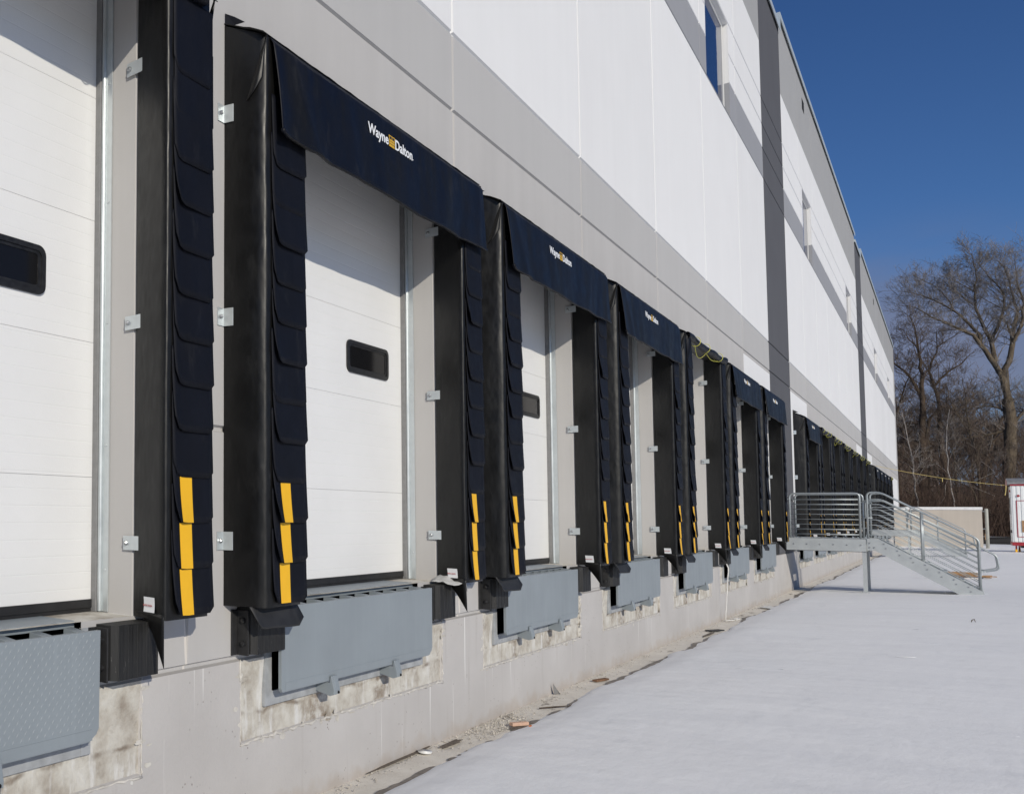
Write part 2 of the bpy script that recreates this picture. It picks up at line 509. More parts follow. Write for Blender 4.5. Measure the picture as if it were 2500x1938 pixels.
M['soil'] = plain('leaf litter', (.055, .04, .03), .95, var=.4, vs=2., bs=.5, bscale=6)
M['wood'] = plain('split pallet wood', (.34, .205, .105), .85, var=.3, vs=14)
M['wood_pink'] = plain('bare lumber offcut', (.60, .40, .29), .85, var=.1, vs=20)
M['orange'] = plain('orange scrap', (.65, .20, .05), .7)
M['cup'] = plain('white plastic lid', (.82, .82, .80), .4)
M['fence_black'] = plain('black silt fence fabric', (.012, .011, .011), .7)
M['mud'] = plain('wet brown mud', (.135, .11, .085), .75, var=.5, vs=40, bs=.8, bscale=90)
M['panel_beige'] = paint('beige screen panel', (.53, .48, .42), mott=.03)
M['cap_white'] = plain('white metal cap', (.80, .80, .80), .4)
M['bollard'] = plain('grey painted pipe', (.40, .40, .36), .55, var=.06)
M['trailer_white'] = plain('white ribbed trailer siding', (.80, .82, .82), .4, var=.02)
M['trailer_red'] = plain('red trailer trim', (.34, .025, .035), .45)
M['trailer_roof'] = plain('dull trailer roof', (.30, .30, .30), .5, .4, var=.2)
M['trailer_pink'] = plain('faded pink gable', (.46, .26, .24), .7)
M['far_wall'] = plain('brown far wall', (.20, .155, .13), .9)

# ------------------------------------------------------------------ ground
def smooth(a, b, x):
    t = min(1, max(0, (x-a)/(b-a))); return t*t*(3-2*t)
def n2(x, y, s=0.): return MN.noise(Vector((x, y, s)))
def snow_edge(x): return max(.09, .245 + .10*n2(x*.45, 3.1) + .055*n2(x*1.5, 9.2) + .02*n2(x*5, 1.2))
def ground_z(x, o):
    f = 1 - smooth(48, 76, x)
    return .046*min(max(o, 0), 5.0)*f + .015
def snow_z(x, o):
    e = snow_edge(x)
    k = smooth(0, .35, o-e)
    b = .016*n2(x*.35, o*.35, 2.) + .009*n2(x*1.7, o*1.3, 5.) + .0045*n2(x*6, o*6, 7.)
    return ground_z(x, o)*k + (.032 + b)*smooth(-.01, .10, o-e) - .006*(1-k)

mb = MB()                                        # concrete strip along the wall, runs on under the snow
xs = [-14 + .12*k for k in range(int(102/.12))]
os_ = [-.02, .04, .1, .16, .22, .3, .4, .55]
n = len(mb.v)
for x in xs:
    for o in os_:
        z = .004 + .010*n2(x*2.2, o*4, 1.) - .03*smooth(.3, .55, o) if o > 0 else .004
        mb.v.append((x, o, z))
for i in range(len(xs)-1):
    for j in range(len(os_)-1):
        a = i*len(os_)+j
        mb.f.append((a, a+1, a+1+len(os_), a+len(os_))); mb.m.append(0)
tag(link('path', mb, M['apron'], smooth=True), kind='structure')

mb = MB()                                        # snow sheet
xs = []
x = -16.
while x < 110:
    xs.append(x); x += .05 if x < 6 else (.09 if x < 24 else (.3 if x < 60 else 1.0))
rel = [0, .012, .03, .055, .09, .14, .2, .28, .36, .45, .54, .64, .74, .85, .96, 1.08, 1.2, 1.33, 1.47, 1.62, 1.78, 1.95, 2.15, 2.35, 2.6, 2.8, 3.1, 3.5, 4, 4.5, 5.2, 6, 7, 8, 9.5, 11, 16, 24, 36, 55, 90]
for x in xs:
    e = snow_edge(x)
    for r in rel:
        o = e + r
        mb.v.append((x, o, snow_z(x, o)))
nr = len(rel)
for i in range(len(xs)-1):
    for j in range(nr-1):
        a = i*nr+j
        mb.f.append((a, a+1, a+1+nr, a+nr)); mb.m.append(0)
q = random.Random(21)                            # little wind crusts standing on the snow
for k in range(46):
    x = q.uniform(2, 24); o = q.uniform(1.2, 7)
    if o < snow_edge(x)+.03: continue
    L_, w = abs(q.gauss(.05, .04))+.015, abs(q.gauss(.016, .01))+.006; an = q.gauss(.9, .35); hh = q.uniform(.001, .0035)
    n = len(mb.v); c, s = cos(an), math.sin(an); zz = snow_z(x, o)-.002
    for t in range(8):
        a = 2*pi*t/8; kk = q.uniform(.7, 1.25); u, v = L_*kk*cos(a), w*kk*math.sin(a)
        mb.v.append((x+u*c-v*s, o+u*s+v*c, zz))
    mb.v.append((x+q.gauss(0, .2)*L_, o, zz+hh+.002))
    for t in range(8): mb.f.append((n+t, n+(t+1) % 8, n+8)); mb.m.append(0)
tag(link('snow_ground', mb, M['snow'], smooth=True), kind='structure')
mb = MB()                                        # wide ground below everything, out to the horizon
mb.quad((-1500, 1500, -.32), (2500, 1500, -.32), (2500, -1500, -.32), (-1500, -1500, -.32))
tag(link('ground', mb, M['soil']), kind='structure')
mb = MB()                                        # dark melt line under the snow edge
k = 0
xs2 = [-9 + .05*k for k in range(int(95/.05))]
for i, x in enumerate(xs2):
    e = snow_edge(x); w = max(.0, .012 + .06*n2(x*1.1, 4.4) + .035*n2(x*3.3, 8.) + .012*n2(x*11, 5.))
    mb.v += [(x, e+.075, .019), (x, e+.040-w, .0165 if w > 0 else .0)]
    if i: a = 2*i; mb.f.append((a-2, a-1, a+1, a)); mb.m.append(0)
tag(link('melt_water', mb, M['melt']), kind='structure')

for cx, co, a, b in ((.58, .30, .20, .075), (-1.15, .022, .5, .018), (-.45, .10, .2, .03), (9.0, .22, .4, .03)):
    mb = MB(); pts = []
    for q in range(40):
        t = 2*pi*q/40; kk = 1+.5*n2(cos(t)*2+cx, math.sin(t)*2, 3.)
        pts.append((cx+a*kk*cos(t), co+b*kk*math.sin(t), .0185+.0005*cos(3*t)))
    mb.poly(pts); tag(link('mud', mb, M['mud']), kind='structure')

# ------------------------------------------------------------------ warehouse
UN = list(range(-1, 6)) + list(range(7, 14)) + list(range(15, 20))
XW0, XW1 = -14.0, 86.4
ST = ((5*P, 6*P), (13*P, 14*P))                 # the two dark strips
WIN = ((11.56, 13.94), (26.30, 28.58), (41.55, 44.08), (60.45, 63.0), (75.2, 77.6))
PATCH = ((4*P+.02, 5*P), (6*P, 7*P-.02), (12*P+.3, 13*P), (14*P, 15*P))
ware = empty('warehouse', 36, 0, 0)
ware.location = (0, 0, 0)
tag(ware, 'long white and grey warehouse with dark vertical strips and a row of loading docks', 'warehouse')

HW, FL, GD = .02, .009, .020
hz = [.97, 2.28, 5.28, 5.97, 9.90, 10.64, 11.24, 11.90]
vk = [k for k in range(-3, 24)]
def gamt(d): return max(0, min(1, (HW-abs(d))/(HW-FL)))
X = {XW0, XW1, 77.0, 84.6}
for k in vk:
    for d in (-HW, -FL, FL, HW): X.add(round(P*k+d, 4))
for i in UN:
    for d in (-2.92, -.40, -2.84, -.80, -3.155, -3.149, -.366, -.36): X.add(round(P*i+d, 4))
for a, b in WIN: X |= {a, b}
for a, b in PATCH: X |= {round(a, 4), round(b, 4)}
X = sorted(X)
Z = {-.5, .48, .486, .74, 1.28, 4.64, 5.20, 4.9, 9.92, 11.87, 13.27, 15.1}
for h in hz:
    for d in (-HW, -FL, FL, HW): Z.add(round(h+d, 4))
Z = sorted(Z)
def in_raw(x, z):
    for i in UN:
        u = x-P*i
        if -3.152 < u < -.363 and .483 < z < .95: return True
    return False
def depth(x, z):
    d = 0
    if z > .99:
        for k in vk:
            if abs(x-P*k) <= HW: d = max(d, gamt(x-P*k)*GD)
    for h in hz:
        if abs(z-h) <= HW: d = max(d, gamt(z-h)*GD)
    if in_raw(x, z): d = .016
    return -d
def hole(x, z):
    for i in UN:
        u = x-P*i
        if -2.92 < u < -.40 and 1.28 < z < 4.64: return True
        if -2.84 < u < -.80 and .74 < z < 1.28: return True
    for a, b in WIN:
        if a < x < b and 9.92 < z < 11.87: return True
    return False
WM = ['found', 'grey_low', 'grey_band', 'grey_mid', 'grey_top', 'white', 'dark', 'caulk', 'caulk_grey', 'groove', 'raw']
def wmat(x, z):
    if z < .97: return 'raw' if in_raw(x, z) else ('groove' if z > .955 else 'found')
    st = any(a < x < b for a, b in ST)
    if st: return 'dark'
    if z > 13.27: return 'grey_top'
    if x > 84.6: return 'grey_band'
    vj = any(abs(x-P*k) < FL for k in vk)
    pt = any(a < x < b for a, b in PATCH)
    if z < 5.28:
        if x > 77 and z < 4.9: return 'white'
        if pt and 2.28 < z < 5.20: return 'caulk' if vj else 'white'
        return 'caulk_grey' if vj else 'grey_low'
    if z < 5.97: return 'caulk_grey' if vj else 'grey_band'
    if 9.90 < z < 10.64: return 'grey_mid'
    return 'caulk' if vj else 'white'
def facade(zlo, zhi, name):
    mb = MB(); zz = [z for z in Z if zlo <= z <= zhi]; nx = len(X)
    for z in zz:
        for x in X: mb.v.append((x, depth(x, z), z))
    for j in range(len(zz)-1):
        for i in range(nx-1):
            xc, zc = (X[i]+X[i+1])/2, (zz[j]+zz[j+1])/2
            if hole(xc, zc): continue
            a = j*nx+i
            mb.f.append((a, a+1, a+nx+1, a+nx)); mb.m.append(WM.index(wmat(xc, zc)))
    return mb
mb = facade(-.5, .95, 'foundation')
for i in UN:                                     # chipped spots where bare concrete shows past the panel edge
    if i > 5: continue
    r2 = random.Random(80+i)
    for k in range(22):
        e = r2.random()
        if e < .5: cx, cz = P*i+r2.uniform(-3.15, -.36), .475+r2.gauss(-.010, .012)
        elif e < .75: cx, cz = P*i-3.156+r2.gauss(-.012, .02), r2.uniform(.46, .94)
        else: cx, cz = P*i-.358+r2.gauss(.012, .02), r2.uniform(.46, .94)
        a, b = abs(r2.gauss(.018, .014))+.005, abs(r2.gauss(.009, .007))+.004
        ph = r2.uniform(0, 9); pts = []
        for q in range(14):
            t = 2*pi*q/14; kk = 1+.45*n2(cos(t)*1.3+ph, math.sin(t)*1.3, k)
            pts.append((cx+a*kk*cos(t), .0008+.00013*k, cz+b*kk*math.sin(t)))
        mb.poly(pts, 10 if k % 2 else 11)
link('foundation', mb, [M[k] for k in WM]+[M['mortar']], ware, recalc=False)
mb = facade(.95, 15.1, 'wall')
for i in UN:                                     # jambs and heads of the door openings, pit walls
    for s, xj, xo in ((0, -2.90, -2.92), (1, -.42, -.40)):
        for z0, z1 in ((1.28, 2.28), (2.28, 4.62)):
            j = 5 if (i == 5 and s == 1 and z0 > 2) or (i == 7 and s == 0 and z0 > 2) else 1
            a, b = P*i+xj, P*i+xo
            mb.quad((a, -.34, z0), (a, -.02, z0), (a, -.02, z1), (a, -.34, z1), j)
            mb.quad((a, -.02, z0), (b, 0, z0), (b, 0, z1), (a, -.02, z1), j)
    a, b = P*i-2.90, P*i-.42
    mb.quad((a, -.34, 4.62), (a, -.02, 4.62), (b, -.02, 4.62), (b, -.34, 4.62), 1)
    mb.quad((a, -.02, 4.62), (P*i-2.92, 0, 4.64), (P*i-.40, 0, 4.64), (b, -.02, 4.62), 1)
    mb.quad((P*i-2.92, 0, 1.28), (P*i-2.92, -.34, 1.28), (P*i-.40, -.34, 1.28), (P*i-.40, 0, 1.28), 10)   # dock edge
for a, b in WIN:                                 # window reveals
    for xx in (a, b):
        mb.quad((xx, -.2, 9.92), (xx, 0, 9.92), (xx, 0, 10.64), (xx, -.2, 10.64), 3)
        mb.quad((xx, -.2, 10.64), (xx, 0, 10.64), (xx, 0, 11.87), (xx, -.2, 11.87), 5)
    for zz in (9.92, 11.87):
        mb.quad((a, -.2, zz), (a, 0, zz), (b, 0, zz), (b, -.2, zz), 5)
# parapet steps above the common height
mb.box(6*P, 13*P, -.3, 0, 15.1, 15.5, 4)
mb.box(13*P, 14*P, -.3, 0, 15.1, 15.22, 6)
mb.box(14*P, XW1, -.3, 0, 15.1, 15.6, 4)
# back of the building
D = -45
mb.quad((XW0, 0, -.5), (XW0, D, -.5), (XW0, D, 15.1), (XW0, 0, 15.1), 1)
mb.quad((XW1, 0, -.5), (XW1, D, -.5), (XW1, D, 15.1), (XW1, 0, 15.1), 5)
mb.quad((XW0, D, -.5), (XW1, D, -.5), (XW1, D, 15.1), (XW0, D, 15.1), 5)
link('wall', mb, [M[k] for k in WM], ware, recalc=False)
mb = MB(); mb.quad((XW0, -.3, 14.7), (XW1, -.3, 14.7), (XW1, D, 14.7), (XW0, D, 14.7))
link('roof', mb, M['roof'], ware)
for a, b, z in ((XW0, 6*P, 15.1), (6*P, 13*P, 15.5), (13*P, 14*P, 15.22), (14*P, XW1+.05, 15.6)):
    mb = MB(); mb.box(a, b-.004, -.36, .055, z, z+.022)
    mb.box(a, b-.004, .045, .055, z-.13, z)
    if a > 0: mb.box(a-.012, a, -.36, .055, z-.40 if z > 15.4 else z-.1, z+.022)
    link('coping', mb, M['coping'], ware)
for x in (27.1, 61.6):
    mb = MB(); mb.box(x, x+.55, -.05, .003, 14.62, 14.98)
    link('scupper', mb, M['black'], ware)
for a, b in WIN:
    mb = MB()
    mid = a+.66*(b-a)
    for x0, x1, z0, z1 in ((a, a+.07, 9.92, 11.87), (b-.12, b-.02, 9.92, 11.87),
                           (a+.07, b-.12, 9.92, 9.99), (a+.07, b-.12, 11.80, 11.87)):
        mb.box(x0, x1, -.15, -.080, z0, z1)
    fr = link('window', mb, M['alu'], ware, bevel=.006)
    mb = MB(); mb.box(a+.07, b-.12, -.105, -.095, 9.99, 11.80)
    mb.box(b-.02, b, -.15, -.12, 9.92, 11.87)
    link('pane', mb, M['glass'], fr)

# -- overhead doors
def rrect(x0, x1, z0, z1, r, n=5):
    pts = []
    for cx, cz, a0 in ((x1-r, z1-r, 0), (x0+r, z1-r, 90), (x0+r, z0+r, 180), (x1-r, z0+r, 270)):
        for k in range(n+1):
            a = radians(a0+90*k/n); pts.append((cx+r*cos(a), cz+r*sin(a)))
    return pts
def ring(mb, outer, inner, o0, o1, m=0):
    k = len(outer); n = len(mb.v)
    for pts, o in ((outer, o1), (inner, o1), (outer, o0), (inner, o0)):
        mb.v += [(p[0], o, p[1]) for p in pts]
    for i in range(k):
        j = (i+1) % k
        for a, b in ((0, 1), (0, 2), (1, 3)):
            mb.f.append((n+a*k+i, n+a*k+j, n+b*k+j, n+b*k+i)); mb.m.append(m)
DO = -.28
def make_door():
    mb = MB(); seams = [1.325, 1.983, 2.70, 3.36, 4.035, 4.65]
    for a, b in zip(seams, seams[1:]): mb.box(-2.895, -.435, DO-.05, DO, a+.0007, b-.0007)
    mb.box(-2.89, -.44, DO-.045, DO-.008, 1.33, 4.64, 1)
    d = link('dock_door', mb, [M['door'], M['door_seam']], ware, bevel=.0015)
    mb = MB(); mb.box(-2.89, -.44, DO-.03, DO+.008, 1.300, 1.345); mb.box(-2.89, -.44, DO-.02, DO+.002, 1.275, 1.300)
    link('bottom_seal', mb, M['rubber_plain'], d, bevel=.003)
    for x0, x1, z0, z1, in ((-1.375, -.695, 2.885, 3.135),):
        mb = MB()
        ring(mb, rrect(x0, x1, z0, z1, .05), rrect(x0+.028, x1-.028, z0+.028, z1-.028, .035), DO-.01, DO+.012)
        ring(mb, rrect(x0+.026, x1-.026, z0+.026, z1-.026, .035), rrect(x0+.05, x1-.05, z0+.045, z1-.045, .02), DO-.01, DO+.006)
        link('window_frame', mb, M['frame_black'], d)
        mb = MB(); mb.prism(rrect(x0+.04, x1-.04, z0+.04, z1-.04, .02), 1, DO-.008, DO+.002)
        link('window_pane', mb, M['pane'], d)
    for s in (0, 1):
        mb = MB()
        fx = (lambda u: u) if s else (lambda u: -3.32-u)
        a, b = fx(-.452), fx(-.422)
        mb.box(min(a, b), max(a, b), -.30, -.243, 1.28, 4.61)
        link('weather_strip', mb, M['weather'], d, bevel=.004)
    for s in (0, 1):
        mb = MB()
        fx = (lambda u: u) if s else (lambda u: -3.32-u)
        def bx(a, b, *r): mb.box(min(fx(a), fx(b)), max(fx(a), fx(b)), *r)
        bx(-.430, -.423, -.236, -.180, 1.285, 4.61)
        mb.tube([(fx(-.436), -.232, 1.285), (fx(-.436), -.232, 4.61)], .012, 12)
        for z in (1.5, 2.15, 2.8, 3.45, 4.1): mb.tube([(fx(-.424), -.200, z), (fx(-.434), -.200, z)], [.009, .006], 8)
        link('door_track', mb, M['bracket'], d, smooth=True).modifiers.new('edge', 'EDGE_SPLIT').split_angle = radians(40)
    return d
door0 = make_door()
for i in UN:
    if i == 0: continue
    c = copy_tree(door0, ware); c.location.x += P*i
    if i == -1:
        for ch in c.children:
            if ch.name.startswith('window'): ch.location.x -= .115
for a in ST:                                     # personnel doors at the stair landings
    x0 = a[0]+1.72
    mb = MB(); mb.box(x0, x0+.98, 0, .03, 1.37, 3.50); mb.box(x0+.05, x0+.93, .03, .036, 1.39, 3.45)
    pd = link('personnel_door', mb, M['dark'], ware, bevel=.004)
    mb = MB(); mb.tube([(x0+.12, .036, 2.38), (x0+.12, .09, 2.38), (x0+.24, .09, 2.38)], .011, 8)
    link('handle', mb, M['galv'], pd)
for i in UN:                                     # broken mortar bead round each raw concrete panel
    if i > 5: continue
    mb = MB(); r2 = random.Random(40+i)
    def bead(x0, z0, x1, z1, n, rad):
        pts = []; rs = []
        for k in range(n+1):
            t = k/n
            pts.append((x0+(x1-x0)*t+r2.uniform(-.006, .006), .000+r2.uniform(-.004, .004), z0+(z1-z0)*t+r2.uniform(-.007, .007)))
            rs.append(max(.002, rad*r2.uniform(.25, 1.25)))
        mb.tube(pts, rs, 6)
    bead(P*i-3.16, .475, P*i-.36, .475, 90, .009)
    bead(P*i-3.156, .475, P*i-3.156, .96, 22, .005)
    bead(P*i-.358, .475, P*i-.358, .96, 22, .005)
    link('mortar_bead', mb, M['mortar'], ware, smooth=True)

# ------------------------------------------------------------------ dock levelers and bumpers
ORD = ['first', 'second', 'third', 'fourth', 'fifth', 'sixth', 'seventh']
ORD2 = ['first', 'second', 'third', 'fourth', 'fifth', 'sixth', 'seventh']
def which(i):
    if i <= 5: return ORD[i+1] + ' dock from the camera'
    if i <= 13: return ORD2[i-7] + ' dock beyond the near stairs'
    return ORD2[i-15] + ' dock beyond the far stairs'
def part(name, mb, mats, root, ro, origin=None, **kw):
    """child mesh of root; ro is the root's local base point, origin the part's own pivot"""
    og = origin or ro
    ob = link(name, mb, mats, root, origin=og, **kw)
    ob.location = (og[0]-ro[0], -(og[1]-ro[1]), og[2]-ro[2])
    return ob

RO = (-1.82, 0, 1.26)
def make_leveler(tread):
    r = empty('dock_leveler', *RO)
    mb = MB(); mb.box(-2.83, -.81, -.27, -.035, 1.250, 1.284)
    x = -2.80
    for k in range(10): mb.prism([(-.034, 1.18), (.078, 1.18), (.078, 1.243), (-.034, 1.256)], 0, -2.80+.213*k, -2.745+.213*k)
    mb.box(-2.82, -.82, -.034, .078, 1.17, 1.195)
    mb.prism([(-.034, 1.195), (.0, 1.195), (-.034, 1.225)], 0, -2.82, -.82)
    part('deck', mb, M['steel'], r, RO, bevel=.002)
    mb = MB()
    mb.prism([(-2.88, 1.248), (-2.88, .765), (-2.868, .745), (-.84, .745), (-.79, .775), (-.775, .80), (-.77, 1.248)], 1, .078, .100)
    mb.box(-2.84, -.82, .100, .102, .75, .80)
    if tread:
        for j in range(17):
            for k in range(46):
                x = -2.86+.046*k+(.023 if j % 2 else 0); z = .825+.0255*j
                if x > -.80: continue
                a = radians(58)
                dx, dz = cos(a)*.013, sin(a)*.013; wx, wz = -sin(a)*.0022, cos(a)*.0022
                b = [(x-dx, z-dz), (x+wx, z+wz), (x+dx, z+dz), (x-wx, z-wz)]
                n = len(mb.v)
                mb.v += [(p[0], .100, p[1]) for p in b] + [(x, .1018, z)]
                for q in range(4): mb.f.append((n+q, n+(q+1) % 4, n+4)); mb.m.append(0)
    part('lip', mb, M['steel'], r, RO, bevel=0 if tread else .003)
    for x in (-2.33, -1.45):
        mb = MB()
        mb.prism([(-.01, .675), (.105, .650), (.135, .662), (.138, .690), (.118, .775), (.108, .778), (.104, .735), (-.01, .735)], 0, x, x+.022)
        mb.prism([(.095, .652), (.137, .662), (.139, .690), (.119, .777), (.109, .777), (.095, .70)], 0, x+.022, x+.075)
        lg = part('lip_keeper', mb, M['steel'], r, RO, bevel=.004)
        mb = MB(); mb.tube([(x+.05, .130, .672), (x+.05, .143, .676)], .009, 8)
        part('pin_hole', mb, M['black'], lg, RO).location = (0, 0, 0)
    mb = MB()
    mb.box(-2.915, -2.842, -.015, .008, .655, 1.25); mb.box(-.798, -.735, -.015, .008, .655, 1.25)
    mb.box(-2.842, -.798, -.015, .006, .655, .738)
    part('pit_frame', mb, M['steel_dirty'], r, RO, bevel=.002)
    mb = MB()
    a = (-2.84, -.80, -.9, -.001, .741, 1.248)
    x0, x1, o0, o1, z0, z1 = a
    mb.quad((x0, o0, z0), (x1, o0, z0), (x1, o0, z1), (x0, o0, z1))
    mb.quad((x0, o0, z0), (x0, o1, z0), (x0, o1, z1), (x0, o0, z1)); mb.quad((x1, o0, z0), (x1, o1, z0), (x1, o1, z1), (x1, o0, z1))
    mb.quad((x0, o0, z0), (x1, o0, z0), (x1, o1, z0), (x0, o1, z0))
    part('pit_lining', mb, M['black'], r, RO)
    return r
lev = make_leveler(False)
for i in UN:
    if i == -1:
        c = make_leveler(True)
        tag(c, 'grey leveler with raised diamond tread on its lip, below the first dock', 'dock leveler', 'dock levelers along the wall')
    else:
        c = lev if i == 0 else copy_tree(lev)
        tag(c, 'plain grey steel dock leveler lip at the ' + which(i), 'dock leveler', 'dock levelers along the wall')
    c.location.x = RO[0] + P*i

BO = (0, 0, 1.0)
def make_bumper():
    r = empty('dock_bumper', *BO)
    mb = MB(); n = 15; w = .345
    pts = [(-.1725, 0), (-.1725, .05), (-.162, .088), (-.140, .110)]
    for k in range(13):
        a = -.135+.0225*k
        pts += [(a, .117 - .0012*(k % 3)), (a+.018, .117 - .0012*((k+1) % 3)), (a+.0195, .1152)]
    pts += [(.158, .112), (.1725, .094), (.1725, 0)]
    mb.prism(pts, 2, 1.0, 1.262)
    part('rubber_block', mb, M['rubber'], r, BO, bevel=.006)
    for s in (-1, 1):
        mb = MB()
        a, b = sorted((s*.1725, s*.183)); mb.box(a, b, 0, .085, .992, 1.25)
        a, b = sorted((s*.183, s*.235)); mb.box(a, b, 0, .010, .992, 1.25)
        pl = part('angle_plate', mb, M['rubber_plain'], r, BO, bevel=.003)
        for z in (1.06, 1.19):
            mb = MB(); mb.tube([(s*.183, .05, z), (s*.194, .05, z), (s*.197, .05, z)], [.017, .016, .008], 10)
            part('bolt', mb, M['frame_black'], pl, BO, smooth=False).location = (0, 0, 0)
    return r
bum = make_bumper(); first = True
for i in UN:
    for s, x in (('left', -3.02), ('right', -.525)):
        c = bum if first else copy_tree(bum); first = False
        c.location = (P*i+x, 0, 1.0)
        tag(c, 'black rubber bumper %s of the lip at the %s' % (s, which(i)), 'dock bumper', 'rubber bumpers beside the dock levelers')

# ------------------------------------------------------------------ dock seals
SO = (-1.68, .12, 1.28)
PZ0, PZW, PZF = 1.28, 4.655, 4.535              # pad bottom, top at the wall, top at the front
FR = .247
def pad_mesh(xw0, xw1, xf0, xf1, seed, wob=.004):
    """tapered foam pad under vinyl: wall edge x, front edge x; slightly wavy edges"""
    r = random.Random(seed); mb = MB(); nz = 26
    prof = [(0, 0), (.18, 0), (.45, 0), (.75, 0), (.93, 0), (1, .05), (1, .3), (1, .6), (1, .95)]
    ring = []
    for j in range(nz+1):
        t = j/nz
        row = []
        pts = []
        for u in (0, .2, .5, .8, .95): pts.append(('a', u))
        for u in (.04, .3, .7, .96): pts.append(('f', u))
        for u in (.95, .8, .5, .2, 0): pts.append(('b', u))
        for kind, u in pts:
            puff = 0
            if kind == 'a': x = xw0+(xf0-xw0)*u; o = FR*u; puff = -.006*math.sin(pi*u)
            elif kind == 'b': x = xw1+(xf1-xw1)*u; o = FR*u; puff = .006*math.sin(pi*u)
            else: x = xf0+(xf1-xf0)*u; o = FR
            z = PZ0 + t*(PZW+(PZF-PZW)*o/FR-PZ0)
            w = wob*n2(z*1.7, u*3+seed, 1. if kind == 'a' else 2.)
            row.append((x+puff+w*.8, max(.0, o+(w if o > .02 else 0)), z))
        ring.append(row)
    k = len(ring[0]); n = len(mb.v)
    for row in ring: mb.v += row
    for j in range(nz):
        for i in range(k-1):
            a = n+j*k+i
            mb.f.append((a, a+1, a+k+1, a+k)); mb.m.append(0)
    mb.f.append(tuple(n+i for i in range(k))); mb.m.append(0)
    mb.f.append(tuple(n+nz*k+i for i in reversed(range(k)))); mb.m.append(0)
    return mb
def flap_mesh(x0, x1, zb, bulge, curl, h=.42, trim=0.):
    """one overlapping wear pleat, rounded lower corners, bottom standing off the pad"""
    mb = MB(); nu, nv = 10, 10; w = x1-x0; rl, rr = .075, .03
    def fn(u, v):
        x = x0+w*u
        zlow = 0
        if x-x0 < rl: zlow = rl-math.sqrt(max(0, rl*rl-(rl-(x-x0))**2))
        if x1-x < rr: zlow = rr-math.sqrt(max(0, rr*rr-(rr-(x1-x))**2))
        z = zb+h - (h-zlow)*v
        o = FR+.004 + bulge*v**1.6 + curl*(v**3)*(1-u)**2
        return (x, o, z)
    mb.grid(fn, nu, nv)
    return mb, fn
LOGO_X, LOGO_Z = -1.79, 4.36
def curt_out(x, z):
    t = (4.50-z)/.55
    u = (x+3.24)/3.14
    lg = math.exp(-((x-LOGO_X)/.5)**4-((z-LOGO_Z)/.09)**4)
    o = .272 + .026*t
    w = 0
    for cx, s, wd, am in ((-3.05, .42, .07, .020), (-2.78, .30, .08, -.016), (-2.42, .22, .10, .014), (-1.25, -.15, .12, -.012), (-.78, -.30, .09, .016), (-.42, -.36, .07, -.014), (-.2, -.1, .05, .012), (-1.9, .05, .3, .008)):
        d = x-(cx+s*t*.6); w += am*math.exp(-(d/wd)**2)*min(1, .15+t)
    w += .006*n2(x*2.3, z*1.5, 4.)*t*2
    return o + (1.25-.65*min(1, max(0, t)))*w*(1-.985*lg) + (.035*t*math.exp(-((x+3.24)/.10)**2))
def text_mesh(body, size, x, z, o, bold=.003, m=0, width=None):
    cu = bpy.data.curves.new('t', 'FONT'); cu.body = body; cu.size = size; cu.offset = bold; cu.extrude = .0006
    ob = bpy.data.objects.new('t', cu); COL.objects.link(ob)
    bpy.context.view_layer.update()
    me = ob.evaluated_get(bpy.context.evaluated_depsgraph_get()).to_mesh()
    mb = MB()
    vs = [v.co.copy() for v in me.vertices]
    w = max(v.x for v in vs)-min(v.x for v in vs); k = width/w if width else 1.
    x00 = min(v.x for v in vs)
    for v in vs: mb.v.append((x+(v.x-x00)*k, o+v.z, z+v.y))
    for p in me.polygons: mb.f.append(tuple(p.vertices)); mb.m.append(m)
    ob.to_mesh_clear(); bpy.data.objects.remove(ob, do_unlink=True); bpy.data.curves.remove(cu)
    return mb

